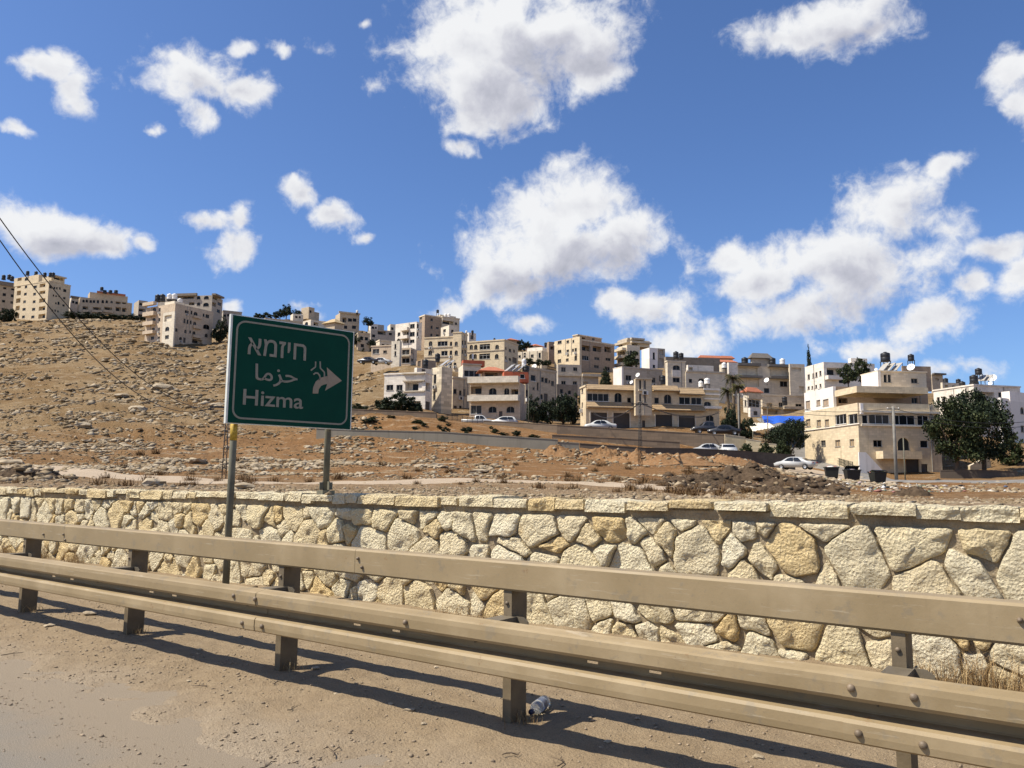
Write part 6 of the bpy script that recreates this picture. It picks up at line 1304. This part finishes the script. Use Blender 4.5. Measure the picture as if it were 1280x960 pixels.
for dz in (0, -.5):
    cable(p1 + Vector((0, 0, dz)), p2 + Vector((0, 0, dz)), 1.2, 'overhead cable between the thick pole and the palm side pole', .03); cable(p1 + Vector((0, 0, dz)), P(1330, 520, 88) + Vector((0, 0, dz)), 1.2, 'overhead cable from the thick pole past the big dark trees', .03)

# tarpaulins
M['tarp'] = varied('blue_tarpaulin', (.012,.095,.50), .55, .25, 1.2); M['canvas'] = varied('cream_canvas', (.74,.66,.52), .8, .1, 1.5)
def sheet(name, label, cat, mat, corners, amp, freq, posts=()):
    c = [P(*q) for q in corners]; o = empty(name, c[0] - Vector((0, 0, 1.5))); tag(o, label, cat); L0 = Vector(o.location); n, m_ = 26, 8; vs = []
    for j in range(m_+1):
        for i in range(n+1):
            f, g = i/n, j/m_; p = (c[0].lerp(c[1], f)).lerp(c[3].lerp(c[2], f), g); vs.append(p + Vector((0, -amp*.3*math.sin(f*freq), amp*math.sin(f*freq)*(.3+.7*g) + .05*noise.noise(p*2))) - L0)
    mb = MB(); mb.add(vs, [(j*(n+1)+i, j*(n+1)+i+1, (j+1)*(n+1)+i+1, (j+1)*(n+1)+i) for j in range(m_) for i in range(n)], True); ob = mb.build('cover', mat, o)
    so = ob.modifiers.new('thick', 'SOLIDIFY'); so.thickness = .03
    for p in c: mb = MB(); q = p-L0; mb.tube([(q.x, q.y, min(q.z, T.z(p.x, p.y)-L0.z)-.8), (q.x, q.y, q.z)], .05, 6); mb.build('post', M['galv'], o)
    return o
sheet('tarpaulin', 'bright blue tarpaulin roof stretched left of the corner house', 'tarpaulin', M['tarp'], [(952,520,128), (1010,520,130), (1006,527.5,119), (956,529.5,119)], .10, 22)
sheet('canopy', 'cream canvas canopy beside the thin wooden pole', 'canopy', M['canvas'], [(934,528,118), (962,529,118), (969,534,111), (941,539,111)], .04, 40)
# rubbish containers and rubbish
M['bin'] = varied('dark_green_black_bin', (.014,.016,.014), .6, .4, 3); M['bag'] = varied('plastic_bag_black', (.02,.02,.022), .4, .3, 6)
RUB = [varied('rubbish_' + str(i), c, .7, .2, 5) for i, c in enumerate([(.62,.60,.56), (.48,.42,.33), (.50,.42,.12), (.08,.10,.15), (.30,.13,.10), (.48,.38,.38), (.04,.04,.04), (.14,.17,.11), (.22,.165,.11)])]
for i, (px, yb, yt, w) in enumerate([(1040, 606, 592, 8), (1065.5, 605, 590, 8.5), (1097.5, 606, 588.5, 8.5)]):
    Y = 80; b_ = P(px, yb, Y); b_.z = T.z(b_.x, b_.y); hw = w*Y/FPX; h = 1.12; o = empty('rubbish_container', b_, R(12*i-14)); tag(o, ['black rubbish container overflowing with pale rubbish, next to the parked sedan', 'black rubbish container with an open lid between two others', 'rounded black rubbish container with yellow bags, next to the utility pole'][i], 'container')
    mb = MB(); a, c = hw*.82, hw; d0, d1 = .42, .55
    vs = [(-a,-d0,.12),(a,-d0,.12),(a,d0,.12),(-a,d0,.12),(-c,-d1,h),(c,-d1,h),(c,d1,h),(-c,d1,h),(-c*.93,-d1*.9,h),(c*.93,-d1*.9,h),(c*.93,d1*.9,h),(-c*.93,d1*.9,h),(-a*.9,-d0*.85,.3),(a*.9,-d0*.85,.3),(a*.9,d0*.85,.3),(-a*.9,d0*.85,.3)]
    fs = [(0,3,2,1)] + [(k, (k+1)%4, 4+(k+1)%4, 4+k) for k in range(4)] + [(4+k, 4+(k+1)%4, 8+(k+1)%4, 8+k) for k in range(4)] + [(8+k, 8+(k+1)%4, 12+(k+1)%4, 12+k) for k in range(4)] + [(12,13,14,15)]
    mb.add(vs, fs); body = mb.build('bin_body', M['bin'], o)
    mb = MB(); mb.box(-c-.05, -d1-.04, h-.08, c+.05, -d1-.003, h+.02); mb.box(-c-.05, d1+.003, h-.08, c+.05, d1+.04, h+.02); mb.build('rim', M['bin'], body)
    for sx in (-1, 1):
        for sy in (-1, 1): mb = MB(); mb.lathe([(.02,-.04),(.10,-.04),(.11,0),(.10,.04),(.02,.04)], 10); mb.build('wheel', M['tyre'], o, (sx*a*.8, sy*d0*.8, .10), (math.pi/2, 0, 0))
    if i != 0: mb = MB(); mb.prism([(k*.2-.6, .02+.14*math.sin((k+1)*.7)) for k in range(6)] + [(k*.2-.6, .14*math.sin((k+1)*.7)-.02) for k in range(5, -1, -1)], lambda y_, z_, x_: (x_, y_, z_), -c, c); mb.build('lid', M['bin'], o, (0, d1*.2, h+.05), (R(-24 if i == 1 else 4), 0, 0))
    for k in range(7):
        vs_, fs_ = ROCKS2[k]; mb = MB(); s = random.uniform(.16, .30); mb.add((vs_*s).tolist(), fs_.tolist(), True); ob = mb.build('rubbish_bag', RUB[(k*2 + i) % 6], None, b_ + Vector((random.uniform(-.7, .7)*hw, random.uniform(-.3, .3), h - .02 + random.uniform(0, .08)))); tag(ob, 'small rubbish bag heaped in a rubbish container', 'rubbish bag', 'bags in the rubbish containers')
rs = random.Random(21)
for mi in range(len(RUB)):
    it = []
    for k in range((130, 90, 22, 30, 30, 26, 130, 40, 160)[mi]):
        px = rs.gauss(1100, 55) if rs.random() < .8 else rs.uniform(1000, 1270); Y = rs.uniform(44, 76) if px < 1200 else rs.uniform(50, 72); q = P(px, 600, Y); s = .035 + .17*rs.random()**2.5; it.append((q.x, q.y, T.z(q.x, q.y) + s*.35, s, rs.uniform(0, 6.28)))
    o = link('scattered_rubbish', scatter_mesh('scattered_rubbish', it, RUB[mi], ROCKS1)); tag(o, ['white paper and plastic', 'beige cardboard scraps', 'yellow plastic bits', 'blue plastic bits', 'dull red scraps', 'pink plastic scraps', 'black bin liner scraps', 'green plastic scraps', 'brown rag scraps'][mi] + ' strewn below the containers', 'rubbish', kind='stuff')
# earth mounds
M['mound'] = soil_mat('orange_earth_heap', [(.15,.075,.03), (.235,.125,.055), (.19,.10,.045), (.32,.215,.12)], .5); M['burnt'] = soil_mat('dark_burnt_debris', [(.035,.024,.015), (.075,.05,.03), (.055,.037,.024), (.17,.12,.075)], .6)
def mound(px, Y, w, h, mat, label, dep=None, group=None):
    g = ground_at(px, Y); n = 64; vs = [(0, 0, h*(1+.15*noise.noise(Vector((px, 0, 0)))))]; fs = []; rings = 24; dep = dep or w*.6
    for r_ in range(1, rings+1):
        for k in range(n):
            a = 2*math.pi*k/n; f = r_/rings; q = Vector((math.cos(a)*f*w, math.sin(a)*f*dep, px)); e = 1 + .22*noise.noise(Vector((math.cos(a)*1.5, math.sin(a)*1.5, px)))
            z = h*(1-f*f)**1.3*(1+.6*noise.noise(q*.8)) + .38*noise.noise(q*1.5)*(1-f*f)*min(1, h) + .16*noise.noise(q*4)*(1-f**4)*min(1, h*1.5) + .08*noise.noise(q*9)*(1-f**4) - .25*f**3; vs.append((q.x*e, q.y*e, z))
    fs += [(0, 1+k, 1+(k+1)%n) for k in range(n)]
    for r_ in range(rings-1):
        for k in range(n): fs.append((1+r_*n+k, 1+(r_+1)*n+k, 1+(r_+1)*n+(k+1)%n, 1+r_*n+(k+1)%n))
    mb = MB(); mb.add(vs, fs, False); o = mb.build('earth_mound', mat, None, g); tag(o, label, 'earth mound', group); return o
mound(700, 82, 3.1, .85, M['mound'], 'orange earth mound against the end of the grey concrete wall'); mound(756, 80, 2.9, 1.0, M['mound'], 'pointed orange earth mound in the middle of three'); mound(796, 78, 3.8, .9, M['mound'], 'stony orange earth mound at the lattice pole'); mound(845, 76, 5.4, .8, M['mound'], 'broad reddish earth bank below the dark lower wall'); mound(905, 84, 5.0, .85, M['mound'], 'orange earth bank behind the dark debris heaps')
for i, (px, Y, w, h) in enumerate([(880, 46, 2.6, .55), (930, 52, 3.2, .9), (985, 46, 2.4, .55), (905, 34, 1.8, .28), (965, 33, 1.7, .28), (840, 38, 2.0, .3), (1012, 55, 2.2, .4), (1135, 34, 1.2, .3), (30, 30, 2.0, .5), (60, 33, 1.8, .45)]): mound(px, Y, w, h, M['burnt'], 'heap of dark burnt debris on the ground behind the stone wall', group='dark debris heaps')

# loose rubble lying over the heaps and the ground round them
bpy.context.view_layer.update(); _dg = bpy.context.evaluated_depsgraph_get(); rs = random.Random(64)
def rest(x, y):
    ok, hit, *_ = scene.ray_cast(_dg, Vector((x, y, T.z(x, y) + 6)), Vector((0, 0, -1))); return hit.z if ok else T.z(x, y)
def rubble(name, label, n, boxes, smin, smax, mat):
    it = []
    for k in range(n):
        p0, p1, y0, y1 = boxes[k % len(boxes)]; q = P(rs.uniform(p0, p1), 600, rs.uniform(y0, y1)); s_ = smin + (smax-smin)*rs.random()**3; it.append((q.x, q.y, rest(q.x, q.y) + s_*.1, s_, rs.uniform(0, 6.28)))
    o = link(name, scatter_mesh(name, it, mat, ROCKS1)); tag(o, label, 'rubble', kind='stuff')
rubble('dark_rubble', 'dark burnt rubble strewn over the debris heaps behind the wall', 1500, [(830, 1060, 30, 60)], .04, .34, M['burnt'])
rubble('pale_rubble', 'pale stone rubble strewn over the debris heaps behind the wall', 900, [(830, 1070, 30, 60), (0, 90, 26, 38)], .03, .26, M['rock'])
rubble('mound_stones', 'small stones covering the orange earth mounds', 1100, [(670, 960, 70, 88)], .05, .30, M['rock'])
rubble('near_stones', 'small stones lying in the dirt just behind the stone wall', 3200, [(-20, 1290, 11, 30), (300, 1290, 9, 18)], .012, .075, M['rock'])
_st = [straw('grass_tuft', 70, .16, .16, .16, 200+i) for i in range(4)]
for k in range(46):
    q = P(rs.uniform(20, 1270), 600, rs.uniform(11, 26)); o = link('grass_tuft', _st[k % 4], None, (q.x, q.y, T.z(q.x, q.y) - .01), (0, 0, k)); o.scale = (1, 1, rs.uniform(.6, 1.3)); tag(o, 'small dry grass tuft in the dirt just behind the stone wall', 'grass tuft', 'dry grass behind the wall')
# ------------------------------------------------------------------ rocks of the hillside
rs = random.Random(99); spots = []
def visible_place(px, Y):
    q = P(px, 500, Y); return q.x, q.y
while len(spots) < 38000:
    px = rs.uniform(-60, 1290); left = px < 480 - rs.random()*40
    if not left and rs.random() < .62: continue
    Y = math.exp(rs.uniform(math.log(48), math.log(365 if px < 300 else 170))) if left and rs.random() < .93 else math.exp(rs.uniform(math.log(17), math.log(92)))
    x, y = visible_place(px, Y); dens = noise.noise(Vector((x*.055, y*.06, 1))) + .8*noise.noise(Vector((x*.24, y*.22, 5)))
    if rs.random() > (.32 + 1.7*dens if left else .16 + .8*dens): continue
    s = (.0009 + .0036*rs.random()**3.5) * (Y + 12) * (1.0 if Y > 45 else .6); s = min(s, 1.3); spots.append((s, x, y, px, Y))
xy = np.array([(p[1], p[2]) for p in spots]); zz = T.base(xy[:, 0], xy[:, 1]); items = []
for (s, x, y, px, Y), z in zip(spots, zz): items.append((x, y, z + T.rough(x, y, math.hypot(x, y)) + s*.02, s, rs.uniform(0, 6.28), s/Y))
items.sort(key=lambda i: -i[5]); bigs, small = items[:280], items[280:]
o = link('hillside_rocks', scatter_mesh('hillside_rocks', [i[:5] for i in small], M['rock'], ROCKS1)); tag(o, 'countless small limestone rocks strewn over the dry hillside', 'rocks', kind='stuff')
for k, (x, y, z, s, r, _) in enumerate(bigs):
    o = link('boulder', RM[k % 8], None, (x, y, z), (0, 0, r)); o.scale = (s*1.3, s*.9, s*.8)
    left = math.atan2(x, y) < R(-9); tag(o, 'pale weathered limestone boulder on the rocky slope left of the town' if left else 'pale limestone boulder lying in the orange field below the town', 'boulder', 'boulders on the slope' if left else 'boulders in the field')
for k, (px, Y, s) in enumerate([(600, 50, .55), (440, 60, .5), (250, 60, .75), (20, 55, .8), (275, 140, 1.4), (107, 90, .9), (175, 130, 1.6), (205, 165, 2.0), (150, 150, 1.5), (530, 58, .5), (543, 58, .6), (555, 57, .4), (900, 55, .5), (310, 20, .25), (200, 22, .3)]):
    g = ground_at(px, Y); o = link('boulder', RM[k % 8], None, (g.x, g.y, g.z + s*.2), (0, 0, k)); o.scale = (s*1.2, s*.9, s*.75); tag(o, 'big pale boulder standing out on the slope behind the stone wall', 'boulder', 'big boulders')
sc = []; rs2 = random.Random(77)
while len(sc) < 5200:
    px = rs2.uniform(-60, 480); Y = math.exp(rs2.uniform(math.log(46), math.log(350 if px < 300 else 170))); x, y = visible_place(px, Y)
    if noise.noise(Vector((x*.07+9, y*.12, 4))) + rs2.uniform(-.3, .3) < .05: continue
    sc.append((x, y, (.0007 + .0016*rs2.random()**2)*Y))
zz = T.base([i[0] for i in sc], [i[1] for i in sc]); M['lowscrub'] = varied('low_dark_scrub', (.075,.055,.025), .95, .5, .8)
o = link('hillside_scrub', scatter_mesh('hillside_scrub', [(x, y, z + T.rough(x, y, math.hypot(x, y)), s_, k) for k, ((x, y, s_), z) in enumerate(zip(sc, zz))], M['lowscrub'], ROCKS1)); tag(o, 'low dark dry scrub dotted over the rocky hillside', 'scrub', kind='stuff')
# dry scrub on the field
def scrub_mesh(seed):
    r_ = random.Random(seed); mb = MB()
    for i in range(150):
        az, el_ = r_.uniform(0, 6.28), r_.uniform(.15, 1.4); L = r_.uniform(.4, 1); d = Vector((math.cos(az)*math.cos(el_), math.sin(az)*math.cos(el_), math.sin(el_)))*L; w = Vector((-math.sin(az), math.cos(az), 0))*.025; b0 = Vector((r_.gauss(0, .25), r_.gauss(0, .25), 0)); mb.add([b0-w, b0+w, b0+d+w*.4, b0+d-w*.4], [(0,1,2,3)])
    return mb
M['scrub'] = leaf_mat('dry_scrub', (.06,.035,.015), (.15,.08,.03), (.27,.17,.075)); SM = [scrub_mesh(i).mesh('shrub', M['scrub']) for i in range(4)]
rs = random.Random(3)
for k in range(150):
    px = rs.uniform(10, 1000) if k < 90 else rs.gauss(850, 60); Y = math.exp(rs.uniform(math.log(22), math.log(86))); g = ground_at(px, Y); s = rs.uniform(.25, .6)*(.5 + Y/90)
    o = link('dry_shrub', SM[k % 4], None, (g.x, g.y, g.z - .03), (0, 0, k)); o.scale = (s, s, s*.8); tag(o, 'low dry brown scrub bush in the field behind the stone wall', 'dry shrub', 'dry scrub in the field')
